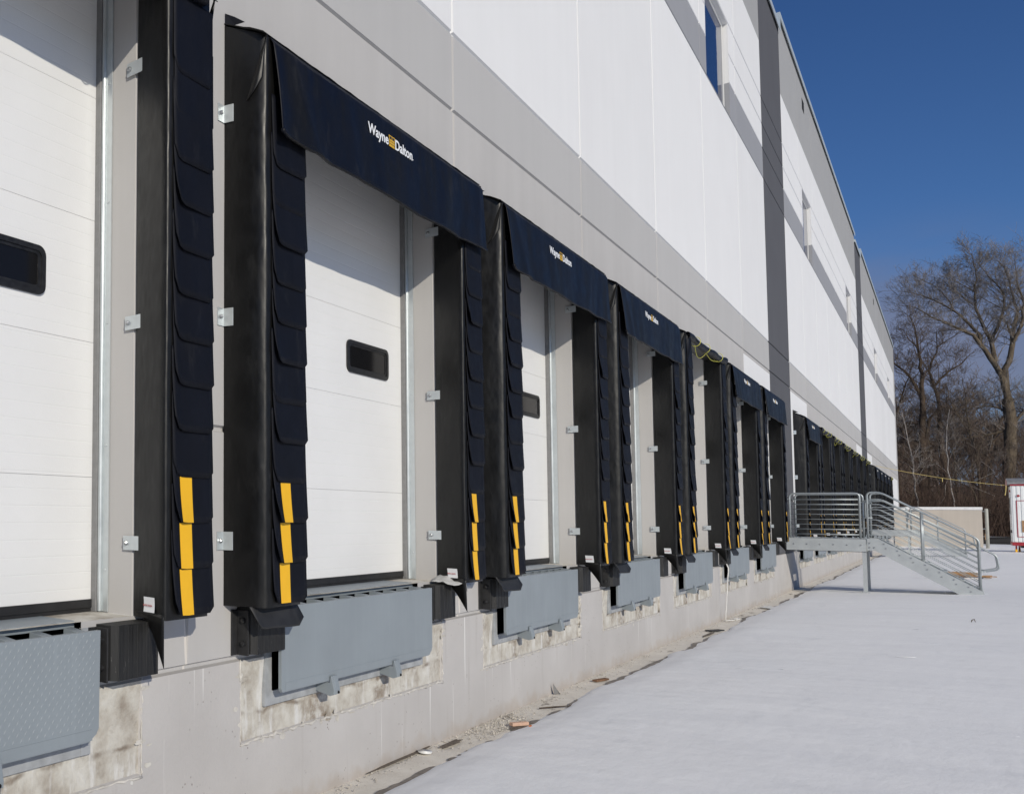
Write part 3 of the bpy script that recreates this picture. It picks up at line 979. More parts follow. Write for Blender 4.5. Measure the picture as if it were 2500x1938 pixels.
def make_seal(rolled, detail=True):
    r = empty('dock_seal', *SO)
    pads = ((-3.325, -2.905, -3.262, -2.90, 11, 'L'), (-.425, -.10, -.478, -.128, 23, 'R'))
    for xw0, xw1, xf0, xf1, sd, side in pads:
        pm = pad_mesh(xw0, xw1, xf0, xf1, sd)
        pad = part('side_pad', pm, M['vinyl'], r, SO, smooth=True)
        md = pad.modifiers.new('edge', 'EDGE_SPLIT'); md.split_angle = radians(62)
        def sub(name, mb, mats, origin=None, **kw):
            return part(name, mb, mats, pad, SO, origin=origin, **kw)
        rr = random.Random(sd)
        fx0, fx1 = (-3.215, -2.862) if side == 'L' else (-.438, -.118)
        for k in range(13 if rolled else 12):
            zb = 1.298+.226*k
            big = k < 3
            bl = rr.uniform(.006, .013)-(.004 if k > 9 else 0); cu = (rr.uniform(.0, .016)+(.02 if rr.random() < .25 else 0))*(1 if k < 10 else 0)
            dx = rr.uniform(-.006, .006)*(.3 if big else 1)
            mb, fn = flap_mesh(fx0+dx, fx1+dx, zb, bl, cu)
            og = ((fx0+fx1)/2, FR, zb+.42)
            fl = sub('flap', mb, M['flap'], og, smooth=True, solid=.005)
            if big:
                mb = MB()
                ya, yb = (.068, .172) if side == 'L' else (.052, .148)
                w = fx1-fx0
                def yf(u, v):
                    q = fn((ya+(yb-ya)*u)/w, .462+.532*v)
                    return (q[0], q[1]+.0045, q[2])
                mb.grid(yf, 2, 8)
                y = link('yellow_strip', mb, M['yellow'], fl, origin=og, smooth=True)
        # loose piece under the pad
        mb = MB()
        if side == 'L':
            def fn2(u, v):
                x = -3.31+.45*u; e = min(u, 1-u)*.375; rc = .05
                zl = rc-math.sqrt(max(0, rc*rc-(rc-e)**2)) if e < rc else 0
                return (x+.012*v, .165+.045*v+.02*u, 1.285-(.122+.012*u-zl)*v)
            mb.grid(fn2, 10, 10)
        else:
            def fn2(u, v):
                # hanging tongue from the inner bottom edge of the pad
                o = .03+.215*u
                z = 1.31-.25*v*u**1.3
                return (-.426-.053*o/FR-.006+.016*math.sin(u*4)*v, o+.012*v*u, z)
            mb.grid(fn2, 8, 10)
        sub('bottom_flap', mb, M['rubber_plain'] if side == 'L' else M['vinyl'], smooth=True, solid=.004)
        if side == 'R':
            mb = MB()
            def tg(u, v):
                o = .085+.085*u; x = -.425-.053*o/FR-.005-.012*v**2
                return (x, o+.01*v, 1.385-.072*v)
            mb.grid(tg, 4, 5)
            tgo = sub('care_tag', mb, M['tag'], smooth=True)
            tm = text_mesh('MADE IN CANADA', .012, 0, 0, 0, .0005, width=.07)
            tm.v = [(-.425-.053*(.092+x)/FR-.0125-.002, .092+x, 1.342+z) for x, o, z in tm.v]
            link('print', tm, M['red_print'], tgo, origin=SO)
        # angle brackets that hold the pad to the wall
        for zb in (1.645, 2.925 if side == 'L' else 2.775, 4.12):
            mb = MB()
            if side == 'L':
                mb.box(-3.392, -3.329, .001, .006, zb-.052, zb+.052)
                mb.hexa([(-3.335, .003, zb-.052), (-3.330, .003, zb-.052), (-3.316, .060, zb-.052), (-3.322, .060, zb-.052),
                         (-3.335, .003, zb+.052), (-3.330, .003, zb+.052), (-3.316, .060, zb+.052), (-3.322, .060, zb+.052)])
                b = part('bracket', mb, M['bracket'], r, SO, bevel=.001)
                mb = MB(); mb.tube([(-3.366, .006, zb), (-3.366, .016, zb), (-3.366, .022, zb)], [.013, .012, .006], 8)
            else:
                mb.box(-.436, -.431, -.068, .048, zb-.036, zb+.036)
                b = part('bracket', mb, M['bracket'], r, SO, bevel=.001)
                mb = MB(); mb.tube([(-.436, -.045, zb), (-.446, -.045, zb), (-.452, -.045, zb)], [.013, .012, .006], 8)
            q = link('bolt', mb, M['bolt'], b, origin=SO)
    # head pad, its sloped hood and the loose corner pieces
    mb = MB()
    x0, x1 = -2.915, -.465
    mb.hexa([(x0, 0, 4.50), (x1, 0, 4.50), (x1, .235, 4.47), (x0, .235, 4.47), (x0, 0, 4.64), (x1, 0, 4.64), (x1, .235, 4.515), (x0, .235, 4.515)])
    hp = part('head_pad', mb, M['vinyl'], r, SO, bevel=.008)
    mb = MB()
    def hood(u, v):
        x = -3.33+3.235*u; s = math.sin(pi*v)
        return (x+.05*v*(1-2*u)*.4, .255*v, 4.668-.135*v+.012*s*abs(n2(x*3, v*2, 6.))+.006*n2(x*8, v, 2.))
    mb.grid(hood, 60, 6)
    part('hood', mb, M['vinyl'], hp, SO, smooth=True, solid=.004)
    mb = MB()
    mb.poly([(-3.325, .004, 4.655), (-3.325, .004, 4.73), (-3.305, .06, 4.695), (-3.285, .115, 4.652), (-3.30, .06, 4.65)])
    mb.poly([(-.12, .17, 4.58), (-.095, .2, 4.585), (-.09, .235, 4.545), (-.11, .25, 4.52)])
    part('loose_corner', mb, M['navy'], hp, SO, solid=.003)
    for sgn, xe in ((-1, -3.262), (1, -.118)):
        mb = MB()
        def cf(u, v):
            # cloth wrapped round the front top corner, a cone opening downward over the pad side
            a = pi*.5*(1-u)
            rad = .012+.052*v
            o = .250-.150*v*(1-u)-.02*v
            return (xe+sgn*(.010+.030*v*math.sin(pi*u)), o+.012*math.sin(pi*u), 4.53-(.36-.12*u*u)*v-.02*(1-u))
        mb.grid(cf, 10, 12)
        part('corner_fold', mb, M['vinyl'], hp, SO, smooth=True, solid=.004)
    if not rolled:
        mb = MB(); nx, nzz = 110, 14
        def cf(u, v):
            sag = .022*math.sin(pi*u)
            x = -3.235+3.13*u
            zt = 4.528-.004*math.sin(u*9); zb = 3.952+.004*math.sin(u*5+1)+.003*n2(u*14, 0, 3.)-sag*.4+.016*u
            z = zt+(zb-zt)*v
            if u < .02: x += .016*v
            o = curt_out(x, z) if v > .06 else .252+.16*v
            return (x+.012*(v*(1-v))*4*(1 if u < .01 else 0), o, z)
        mb.grid(cf, nx, nzz)
        cu = part('head_curtain', mb, M['navy'], r, SO, smooth=True, solid=.004)
        mb = MB(); pts = []; rs = []
        for k in range(61):
            q = cf(k/60, 1.); pts.append((q[0], q[1], q[2]+.012)); rs.append(.013+.002*n2(k*.4, 1.))
        mb.tube(pts, rs, 8)
        part('hem', mb, M['navy'], cu, SO, smooth=True).location = (0, 0, 0)
        lo = max(curt_out(-2.15+.02*a, 4.31+.02*b) for a in range(38) for b in range(6))+.0045
        lm = text_mesh('Wayne', .098, -2.120, 4.329, lo, .0020, width=.294)
        lm2 = text_mesh('Dalton', .098, -1.724, 4.329, lo, .0020, width=.268)
        n = len(lm.v); lm.v += lm2.v; lm.f += [tuple(q+n for q in f) for f in lm2.f]; lm.m += lm2.m
        lm.box(-1.452, -1.440, lo, lo+.0006, 4.334, 4.339)
        a, b = -1.816, -1.734
        lm.prism([(a, 4.325), (b, 4.325), (b, 4.382), (a, 4.382)], 1, lo-.0006, lo+.0004, 1)
        lm.prism([(a-.002, 4.382), (b+.002, 4.382), (b+.006, 4.402), (a-.006, 4.402)], 1, lo-.0006, lo+.0004, 1)
        for z0, z1 in ((4.342, 4.3445), (4.361, 4.3635)): lm.box(a, b, lo+.0004, lo+.0012, z0, z1, 2)
        for q0, q1 in ((a+.006, a+.037), (b-.037, b-.006)): lm.box(q0, q1, lo+.0004, lo+.0012, 4.377, 4.395, 2)
        part('logo', lm, [M['logo_white'], M['logo_yellow'], M['logo_dark']], cu, SO, recalc=False).location = (0, 0, 0)
    else:
        mb = MB(); pts = []
        def rf(u, v):
            a = 2*pi*v; x = -3.20+3.0*u
            rad = .052+.009*math.sin(u*21)+.010*n2(u*9, math.cos(a), math.sin(a))
            return (x, .262+rad*.75*cos(a), 4.49-.030*math.sin(pi*u)+rad*sin(a)+.012*math.sin(u*13))
        mb.grid(rf, 60, 12)
        cu = part('rolled_curtain', mb, M['navy'], r, SO, smooth=True)
        mb = MB()
        mb.quad((-3.2, .25, 4.53), (-.14, .25, 4.53), (-.14, .30, 4.47), (-3.2, .30, 4.47))
        mb.grid(lambda u, v: (-3.24+.08*u, .19+.09*u+.02*sin(v*4), 4.53-.42*v+.05*u*v), 3, 6)
        part('curtain_tail', mb, M['navy'], cu, SO, solid=.004, smooth=True).location = (0, 0, 0)
    return r
seal_down = make_seal(False)
seal_roll = make_seal(True)
used = {0: False, 1: False}
ROLL = {-1, 3, 8, 9, 10, 11, 12, 13, 19}
def rope_for(i):
    """yellow rope tied round a rolled curtain, loose ends drooping below it"""
    mb = MB(); q = random.Random(100+i); x0 = P*i
    for u in (-2.72, -1.86, -.86):
        u += q.uniform(-.12, .12); pts = []
        for k in range(17):
            a = 2*pi*k/16
            pts.append((x0+u+.02*sin(a), .262+.062*cos(a), 4.475+.074*sin(a)))
        mb.tube(pts, .0042, 6, cap=False)
    for (a, b, d, back) in ((-2.70, -1.84, .13, .03), (-1.86, -.86, .05, .01)):
        if (i == -1 and d < .1) or (i >= 7 and (d > .1) == (i % 2 == 0)): continue
        pts = []
        for k in range(17):
            t = k/16
            pts.append((x0+a+(b-a)*t, .265-back*sin(pi*t), 4.41-d*4*t*(1-t)*q.uniform(.97, 1.03)))
        mb.tube(pts, .0034, 6)
    o = link('rope', mb, M['rope'], None, origin=(x0-1.8, .268, 4.36), smooth=True)
    o.location = (x0-1.8, -.268, 4.36)
    tag(o, 'yellow rope round the rolled curtain at the ' + which(i), 'rope', 'yellow ropes on rolled curtains')
for i in UN:
    k = 1 if i in ROLL else 0
    pr = seal_roll if k else seal_down
    c = copy_tree(pr) if used[k] else pr
    used[k] = True
    c.location = (SO[0]+P*i, -SO[1], SO[2])
    if k: lb = 'black dock seal, curtain rolled up, at the ' + which(i)
    else: lb = 'black dock seal, navy curtain down, at the ' + which(i)
    tag(c, lb, 'dock seal', 'dock seals along the wall')
    q = random.Random(i*7+3)
    for pd in c.children:
        if pd.name.startswith('side_pad'):
            for fl in pd.children:
                if fl.name.startswith('flap'):
                    fl.rotation_euler = (radians(-min(1.4, abs(q.gauss(0, .55)))), radians(q.gauss(0, .3)), radians(q.gauss(0, .12)))
    if k: rope_for(i)

# ------------------------------------------------------------------ metal stairs
def arc(pts, r=.07, n=5):
    """round the corners of a polyline"""
    pts = [Vector(p) for p in pts]; out = [pts[0]]
    for a, b, c in zip(pts, pts[1:], pts[2:]):
        d1 = (a-b); d2 = (c-b); k = min(r, d1.length*.45, d2.length*.45)
        p, q = b+d1.normalized()*k, b+d2.normalized()*k
        for j in range(n+1):
            t = j/n; out.append(p*(1-t)**2+b*2*t*(1-t)+q*t*t)
    out.append(pts[-1]); return out
TO = (.55, 0, 0)
def make_stairs(zs):
    r = empty('metal_stairs', *TO)
    pp = lambda name, mb, mat, **kw: part(name, mb, mat, r, TO, **kw)
    W_ = 1.10; Zp_ = 1.375
    oF, zF = 3.40, .17                           # stringer foot
    mb = MB(); mb.box(.06, W_-.06, .02, 1.66, 1.335, 1.362)
    for k in range(12): mb.box(.06, W_-.06, .04+.13*k, .05+.13*k, 1.30, 1.3745)
    pp('landing', mb, M['galv_dull'])
    for x, s in ((0, 1), (W_, -1)):
        mb = MB()
        def chan(poly, x0):
            mb.prism(poly, 0, x0, x0+s*.010)
        chan([(.03, 1.055), (1.49, 1.055), (1.49, 1.368), (.03, 1.368)], x)
        a, b = sorted((x, x+s*.055)); mb.box(a, b, .03, 1.49, 1.360, 1.370); mb.box(a, b, .03, 1.49, 1.055, 1.064)
        for k in range(6): mb.tube([(x-s*.000, .17+.245*k, 1.215), (x-s*.012, .17+.245*k, 1.215)], [.016, .011], 8, 1)
        pp('side_beam', mb, [M['galv_dull'], M['bolt']])
        mb = MB()
        st = [(1.505, 1.10), (1.64, 1.10), (3.06, zF-.03), (oF+.01, zF-.03), (oF-.02, zF+.085), (1.70, 1.372), (1.505, 1.372)]
        chan(st, x+s*.003)
        # top flange of the stringer
        w0, w1 = sorted((x+s*.003, x+s*.055))
        for (o0, z0), (o1, z1) in (((1.505, 1.372), (1.70, 1.372)), ((1.70, 1.372), (oF-.02, zF+.085))):
            mb.hexa([(w0, o0, z0-.004), (w1, o0, z0-.004), (w1, o1, z1-.004), (w0, o1, z1-.004),
                     (w0, o0, z0+.007), (w1, o0, z0+.007), (w1, o1, z1+.007), (w0, o1, z1+.007)])
        for k in range(7):
            for d in (-.07, .04):
                o = 1.82+.225*k+d*.3; z = 1.372-(o-1.70)*.664-.10-d*.7
                if z > zF: mb.tube([(x, o, z), (x-s*.012, o, z)], [.014, .010], 8, 1)
        for o, z in ((1.55, 1.17), (1.55, 1.27), (1.63, 1.17)): mb.tube([(x, o, z), (x-s*.012, o, z)], [.016, .011], 8, 1)
        pp('stringer', mb, [M['galv_dull'], M['bolt']])
        mb = MB()
        a, b = sorted((x+s*.012, x+s*.075)); zb = zs(x, 1.46)-.03
        mb.box(a, b, 1.415, 1.422, zb, 1.056); mb.box(a, b, 1.483, 1.490, zb, 1.056)
        mb.box(a, a+.007, 1.422, 1.483, zb, 1.056); mb.box(b-.007, b, 1.422, 1.483, zb, 1.056)
        pp('leg', mb, M['galv_dull'])
        mb = MB(); mb.box(a-.04, b+.04, 1.38, 1.53, zb+.02, zb+.038)
        pp('foot_plate', mb, M['galv_dull'])
    for k in range(6):
        o = 1.72+.272*k; z = 1.372-.172*(k+1)
        mb = MB(); mb.box(.055, W_-.055, o, o+.28, z-.025, z); mb.box(.055, W_-.055, o+.245, o+.28, z-.04, z+.004); mb.box(.055, W_-.055, o+.262, o+.268, z-.17, z-.04)
        for q in range(5): mb.box(.055, W_-.055, o+.02+.05*q, o+.026+.05*q, z, z+.005)
        pp('tread', mb, M['galv_dull'])
    R0 = .021; rb = .0085
    for x in (.03, W_-.03):
        # landing guard
        mb = MB()
        mb.tube(arc([(x, .11, 1.37), (x, .11, 2.437), (x, 1.40, 2.437), (x, 1.40, 1.365)], .10), R0, 10)
        mb.tube([(x, .03, 2.30), (x, .11, 2.30)], .012, 8)
        for k in range(8): mb.tube([(x, .11, 2.30-.121*k), (x, 1.40, 2.30-.121*k)], rb, 8)
        pp('guardrail', mb, M['galv'], smooth=True)
        # stair guard
        mb = MB()
        ol, zl = 3.335, zF+.09
        sl = .664
        mb.tube(arc([(x, 1.53, 1.375), (x, 1.53, 2.452), (x, 1.76, 2.452), (x, ol, 2.452-sl*(ol-1.76)), (x, ol, zl)], .09), R0, 10)
        om = 2.435
        mb.tube([(x, om, 2.452-sl*(om-1.76)), (x, om, 1.372-sl*(om-1.70))], R0, 10)
        for k in range(8):
            z = 2.30-.121*k; ob = 1.76-.018*k
            mb.tube(arc([(x, 1.53, z), (x, ob, z), (x, ol, z-sl*(ol-ob))], .05, 3), rb, 8)
        pp('stair_guard', mb, M['galv'], smooth=True)
        # grab rail on the inside, returned at both ends
        s = 1 if x < .5 else -1
        xh = x+s*.075
        mb = MB()
        z0 = 2.262
        mb.tube(arc([(xh, 1.57, 1.86), (xh, 1.45, 1.86), (xh, 1.45, 2.262), (xh, 1.79, z0), (xh, 3.33, z0-sl*1.54), (xh, 3.60, z0-sl*1.81), (xh, 3.63, z0-sl*1.81-.30), (xh, 3.40, z0-sl*1.81-.36), (x, 3.345, z0-sl*1.81-.36)], .07), .017, 10)
        for o in (1.56, 2.435, 3.31): mb.tube([(xh, o, z0-.03-max(0, o-1.79)*sl), (x, o, z0-.06-max(0, o-1.79)*sl)], .009, 6)
        pp('handrail', mb, M['galv'], smooth=True)
    # chain-like latch of the gap between guards
    mb = MB()
    for x in (.03, W_-.03):
        mb.tube([(x, 1.40, 2.22), (x, 1.53, 2.22)], .006, 6); mb.tube([(x, 1.40, 1.62), (x, 1.53, 1.62)], .006, 6)
    pp('gap_link', mb, M['galv'])
    return r
near = make_stairs(lambda x, o: ground_z(20, o)+.03)
near.location = (19.95+TO[0], 0, 0)
tag(near, 'galvanised metal stairs with landing and pipe railings, nearest the camera, casting a shadow on snow', 'stairs', 'metal stairs to the dark wall strips')
far = copy_tree(near); far.location.x += 8*P
tag(far, 'galvanised metal stairs seen small behind the nearer stairs, before the beige screen wall', 'stairs', 'metal stairs to the dark wall strips')

# ------------------------------------------------------------------ screen wall with pipe bollard, silt fence
XWG = 75.0
r = empty('screen_wall', XWG, 2.2, 0)
WO = (XWG, 2.2, 0)
tag(r, 'low beige screen wall with white cap standing out from the far end of the warehouse', 'wall')
mb = MB(); mb.box(XWG, XWG+.25, .06, 4.33, -.3, 2.56)
part('panel', mb, M['panel_beige'], r, WO, bevel=.01)
mb = MB(); mb.box(XWG-.03, XWG+.28, .03, 4.36, 2.562, 2.76)
part('cap', mb, M['cap_white'], r, WO, bevel=.01)
mb = MB()
for z in (.25, 1.3, 2.45): mb.box(XWG+.08, XWG+.14, 4.33, 4.46, z, z+.05)
part('hinge', mb, M['galv'], r, WO)
mb = MB(); mb.tube([(XWG+.1, 4.535, -.3), (XWG+.1, 4.535, 2.63), (XWG+.1, 4.535, 2.66)], [.085, .085, .05], 16)
b = link('pipe_post', mb, M['bollard'], None, origin=(XWG+.1, 4.535, -.05), smooth=True); b.location = (XWG+.1, -4.535, -.05)
tag(b, 'round grey pipe post at the free end of the beige screen wall', 'post')
r = empty('silt_fence', 91, 8, 0)
tag(r, 'black silt fence across the yard in front of the brown brush', 'fence')
mb = MB()
mb.grid(lambda u, v: (91+.15*n2(u*20, v, 3.), -3+34*u, -.1+(.70+.05*n2(u*16, 1., 8.))*v), 60, 2)
part('fabric', mb, M['fence_black'], r, (91, 8, 0), smooth=True, solid=.01)
for k in range(14):
    mb = MB(); o = -2.5+2.4*k; mb.box(91.02, 91.07, o, o+.05, -.2, .82)
    part('stake', mb, M['wood'], r, (91, 8, 0))
mb = MB()
mb.grid(lambda u, v: (91.05+4.5*v, -3+34*u, .60+.13*smooth(.1, .5, u)+.10*n2(u*15, v*3, 5.)*(1-v)-.55*(v**3)), 60, 8)
tag(link('snow_bank', mb, M['snow'], smooth=True), kind='structure')

# ------------------------------------------------------------------ site trailer
TX, TOu, TL = 61.9, 5.24, 7.5
r = empty('site_trailer', TX+1.2, TOu+TL/2, .1); RT = (TX+1.2, TOu+TL/2, .1)
tag(r, 'white ribbed site trailer with red trim and a curved grey roof on small wheels', 'trailer')
def tp(name, mb, mat, par=None, **kw):
    if par is None: return part(name, mb, mat, r, RT, **kw)
    return link(name, mb, mat, par, origin=RT, **kw)
mb = MB()
x0, x1, o0, o1, z0, z1 = TX, TX+2.35, TOu, TOu+TL, .70, 3.78
mb.box(x0+.02, x1, o0, o1, z0, z1)
k = 0; o = o0+.05
while o < o1-.1: mb.box(x0, x0+.02, o, o+.10, z0+.02, z1-.02); o += .16
body = tp('body', mb, M['trailer_white'], bevel=.008)
mb = MB(); mb.box(x0-.02, x1+.02, o0-.02, o1+.02, .52, .70); mb.box(x0-.035, x0, o0-.02, o1+.02, z1, z1+.09)
for q in (0, .02):
    pass
red = tp('trim', mb, M['trailer_red'])
mb = MB()
pts = []
for k in range(13):
    a = pi*k/12; pts.append(((x0+x1)/2-cos(a)*(x1-x0+.12)/2, z1+.08+.36*math.sin(a)))
mb.prism(pts, 1, o0-.12, o1+.12)
tp('roof', mb, M['trailer_roof'])
mb = MB()
pts = [((x0+x1)/2-cos(pi*k/12)*(x1-x0-.1)/2, z1+.0+.36*math.sin(pi*k/12)) for k in range(13)]
mb.prism(pts, 1, o0-.135, o0-.121)
tp('gable', mb, M['trailer_pink'])
mb = MB(); mb.box(x0+.2, x1-.2, o0+.3, o1-.3, .40, .52)
tp('chassis', mb, M['frame_black'])
mb = MB(); mb.box(x0+.75, x0+1.55, o0-.03, o0, 2.2, 3.2)
wf = tp('window', mb, M['alu'])
mb = MB(); mb.box(x0+.82, x0+1.48, o0-.036, o0-.03, 2.27, 3.13); tp('pane', mb, M['pane'], wf)
def redbox(a, b, c, d):
    mb = MB(); t = .03
    for q in ((a, b, c, c+t), (a, b, d-t, d), (a, a+t, c+t, d-t), (b-t, b, c+t, d-t)): mb.box(x0-.012, x0+.02, *q)
    return tp('panel_outline', mb, M['trailer_red'])
redbox(o0+.18, o0+2.2, .98, 2.97)
mb = MB(); mb.box(x0-.015, x0+.02, o0+.36, o0+1.0, 1.25, 1.88); tp('board', mb, M['wood'])
for o, z in ((o0+.27, 3.22),):
    mb = MB(); mb.tube([(x0-.05, o, z), (x0+.01, o, z)], .06, 10); tp('marker_light', mb, M['trailer_red'])
mb = MB(); mb.tube([(x0+.6, o0-.04, 3.5), (x0+.6, o0, 3.5)], .07, 10); tp('marker_light', mb, M['trailer_red'])
mb = MB()
q = random.Random(3); xx = x0+.35
while xx < x0+2.: 
    w = q.uniform(.07, .16); mb.box(xx, xx+w, o0-.006, o0, 1.2, 1.36); xx += w+.05
for k in range(6): mb.box(x0+.9, x0+1.2, o0-.006, o0, 1.55+.1*k, 1.57+.1*k)
tp('lettering', mb, M['logo_dark'])
for (x, o) in ((x0+.25, o0+.12), (x0+2.0, o0+.3)):
    mb = MB(); mb.tube([(x, o, .27), (x, o, .52)], .035, 8); jk = tp('jack', mb, M['trailer_red'])
    mb = MB(); mb.tube([(x, o-.04, .17), (x, o+.04, .17)], .15, 16); tp('wheel', mb, M['yellow'], jk)
for x in (x0+.15, x1-.3):
    for o in (o0+TL*.55, o0+TL*.68):
        mb = MB(); mb.tube([(x, o, .42), (x+.18, o, .42)], .34, 18); tp('wheel', mb, M['rubber_plain'])

# ------------------------------------------------------------------ ropes, cord, scraps
mb = MB(); a = Vector((54.0, .18, 4.655)); b = Vector((62.0, 5.06, 3.80)); pts = []
for k in range(25):
    t = k/24; p = a.lerp(b, t); p.z -= .12*4*t*(1-t); pts.append(tuple(p))
mb.tube(pts, .009, 6)
for d in (-.06, .02, .09): mb.tube([(62.0+d, 5.08, 3.78), (61.98+d, 5.06, 3.5), (61.95+1.6*d, 5.02, 3.25)], .016, 5)
p = pts[12]; mb.tube([p, (p[0]+.02, p[1], p[2]-.12), (p[0]-.05, p[1], p[2]-.2), (p[0]-.02, p[1], p[2]-.05)], .016, 5)
o = link('rope', mb, M['rope_tan'], None, origin=(58, 2.6, 4.2)); o.location = (58, -2.6, 4.2)
tag(o, 'long tan rope strung from the far seals across to the white trailer', 'rope')
mb = MB(); pts = [(11.18, .14, 1.02)]
for k in range(1, 15): pts.append((11.18+.20*k/14+.05*n2(k*.7, 2.), .14-.10*k/14+.03, 1.02-1.0*k/14))
pts += [(11.45, .10, .024), (11.62, .16, .022), (11.9, .20, .024), (12.05, .16, .022), (11.8, .12, .024), (11.6, .20, .03)]
mb.tube(pts, .0085, 6)
o = link('cord', mb, M['cord'], None, origin=(11.3, .1, .02), smooth=True); o.location = (11.3, -.1, .02)
tag(o, 'white cord hanging beside a bumper and curling on the ground', 'cord')
def scrap(name, mb, mat, at, label, cat, smooth=False, **kw):
    o = link(name, mb, mat, None, origin=at, smooth=smooth, **kw); o.location = (at[0], -at[1], at[2]); tag(o, label, cat); return o
mb = MB(); mb.tube([(-.86, .07, .02), (-.86, .07, .031), (-.86, .07, .032), (-.86, .07, .024)], [.048, .052, .046, .03], 18)
o = scrap('cup_lid', mb, M['cup'], (-.86, .07, .02), 'round white plastic lid lying at the foot of the wall', 'lid', smooth=True)
mb = MB(); a = .35
def obox(cx, co, z0, z1, lx, lo, ang, mb):
    c, s = cos(ang), sin(ang)
    P8 = []
    for z in (z0, z1):
        for sx, so in ((-1,-1),(1,-1),(1,1),(-1,1)):
            P8.append((cx+sx*lx*c-so*lo*s, co+sx*lx*s+so*lo*c, z))
    mb.hexa(P8)
obox(.57, .265, .022, .05, .085, .02, .5, mb)
scrap('lumber_offcut', mb, M['wood_pink'], (.57, .265, .022), 'pinkish lumber offcut on the gravel beside the snow edge', 'wood offcut', bevel=.002)
mb = MB(); obox(.60, .345, .02, .03, .03, .008, -.2, mb)
scrap('plastic_scrap', mb, M['orange'], (.60, .345, .02), 'small orange scrap beside the pinkish lumber offcut', 'scrap')
mb = MB(); mb.tube([(1.42, .16, .022), (1.55, .24, .026), (1.72, .34, .030)], [.006, .008, .004], 6)
scrap('stick', mb, M['bark_dk'], (1.42, .16, .02), 'thin dark stick reaching from the gravel to the snow edge', 'stick')
mb = MB(); obox(3.45, .15, .015, .032, .12, .025, .25, mb); scrap('board_scrap', mb, M['rust'], (3.45, .15, .015), 'rusty brown board scrap on the concrete strip before the fourth dock', 'scrap')
mb = MB(); mb.grid(lambda u, v: (2.28+.07*u-.03*v, .03+.04*u, .01+(.11-.10*u)*v), 3, 3); scrap('plastic_scrap', mb, M['weather'], (2.3, .05, .01), 'grey curved scrap standing against the wall foot', 'scrap', solid=.004)
mb = MB()
for (x, ob, w) in ((7.4, .26, .2), (9.6, .2, .14)): obox(x, ob, .02, .032, w, .04, .4, mb)
mb = MB(); obox(9.6, .2, .018, .034, .16, .05, .4, mb); scrap('tarp_scrap', mb, M['frame_black'], (9.6, .2, .018), 'flat black scrap on the concrete strip before the white cord', 'scrap')
mb = MB(); mb.grid(lambda u, v: (14.6+.5*u, .12+.22*v+.05*u, .025+.03*abs(n2(u*4, v*3, 2.))), 8, 5); scrap('plastic_sheet', mb, M['cup'], (14.8, .2, .02), 'crumpled white plastic sheet on the strip before the near stairs', 'plastic sheet', smooth=True)
# torn plastic on the bumper of the second dock
mb = MB()
def tpl(u, v):
    x = -.60+.62*u; o = .02+.15*v+.05*sin(u*6)*v
    z = 1.285+.05*(1-v)*abs(math.sin(u*5))+.02*n2(u*6, v*4, 1.)-.11*max(0, v-.55)*(1.5 if .35 < u < .9 else .3)
    return (x, o, z)
mb.grid(tpl, 16, 8)
scrap('plastic_sheet', mb, M['plastic'], (-.4, .1, 1.28), 'torn milky plastic draped over the bumper below the second dock seal', 'plastic sheet', smooth=True, solid=.002)
# gravel along the wall foot
mb = MB(); q = random.Random(5)
def stone(x, o, z, s):
    n = len(mb.v); c = [(1,0,0),(0,1,0),(-1,0,0),(0,-1,0),(0,0,.8),(0,0,-.6)]
    for p in c:
        k = s*q.uniform(.6, 1.3); mb.v.append((x+p[0]*k, o+p[1]*k, z+p[2]*k))
    for f in ((0,1,4),(1,2,4),(2,3,4),(3,0,4),(1,0,5),(2,1,5),(3,2,5),(0,3,5)): mb.f.append(tuple(n+i for i in f)); mb.m.append(0)
for k in range(2300):
    x = q.gauss(.45, .32) if k < 1100 else (q.uniform(-3, 6) if k < 1900 else q.uniform(6, 18))
    e = snow_edge(x)
    o = abs(q.gauss(0, .07))+.008 if k >= 1100 else q.uniform(.01, e+.02)
    if o > e: continue
    stone(x, o, .012, abs(q.gauss(.003, .0028))+.0018)
tag(link('gravel', mb, M['stone']), 'loose gravel and grit scattered along the foot of the warehouse wall', 'gravel', kind='stuff')
mb = MB(); q = random.Random(9)
for k in range(5):
    obox(28.2+.28*k*.8+q.uniform(-.2, .2), 3.2+q.uniform(-.3, .5), .17+.03*(k % 3), .20+.03*(k % 3), .55, .05, q.uniform(-.9, .3), mb)
pal = empty('broken_pallet', 28.2, 3.3, .17)
tag(pal, 'pile of broken orange brown pallet boards in the snow beyond the near stairs', 'pallet wood')
PO = (28.2, 3.3, .17)
for k in range(11):
    mb = MB(); a = q.uniform(-.5, .5)+(1.4 if k % 3 == 0 else 0)
    z = .18+.028*(k//2); obox(28.2+q.uniform(-.7, .7), 3.2+q.uniform(-.35, .45), z, z+.022+.06*(k % 4 == 1), q.uniform(.35, .6), .05, a, mb)
    part('board', mb, M['wood'], pal, PO)
mb = MB()
mb.grid(lambda u, v: (27.5+1.4*u, 2.95+.6*v, .32+.09*n2(u*5, v*4, 3.)+.06*math.sin(pi*u)*math.sin(pi*v)-.14*(abs(u-.5)*2)**4-.14*(abs(v-.5)*2)**4), 10, 8)
part('snow_cover', mb, M['snow'], pal, PO, smooth=True)
mb = MB(); mb.tube([(12.5, 3.10, .18), (12.51, 3.11, .23), (12.53, 3.135, .245), (12.53, 3.15, .20)], [.005, .008, .008, .004], 5)
scrap('twig', mb, M['bark_dk'], (12.5, 3.1, .18), 'lone bent dark twig poking out of the open snow', 'twig')

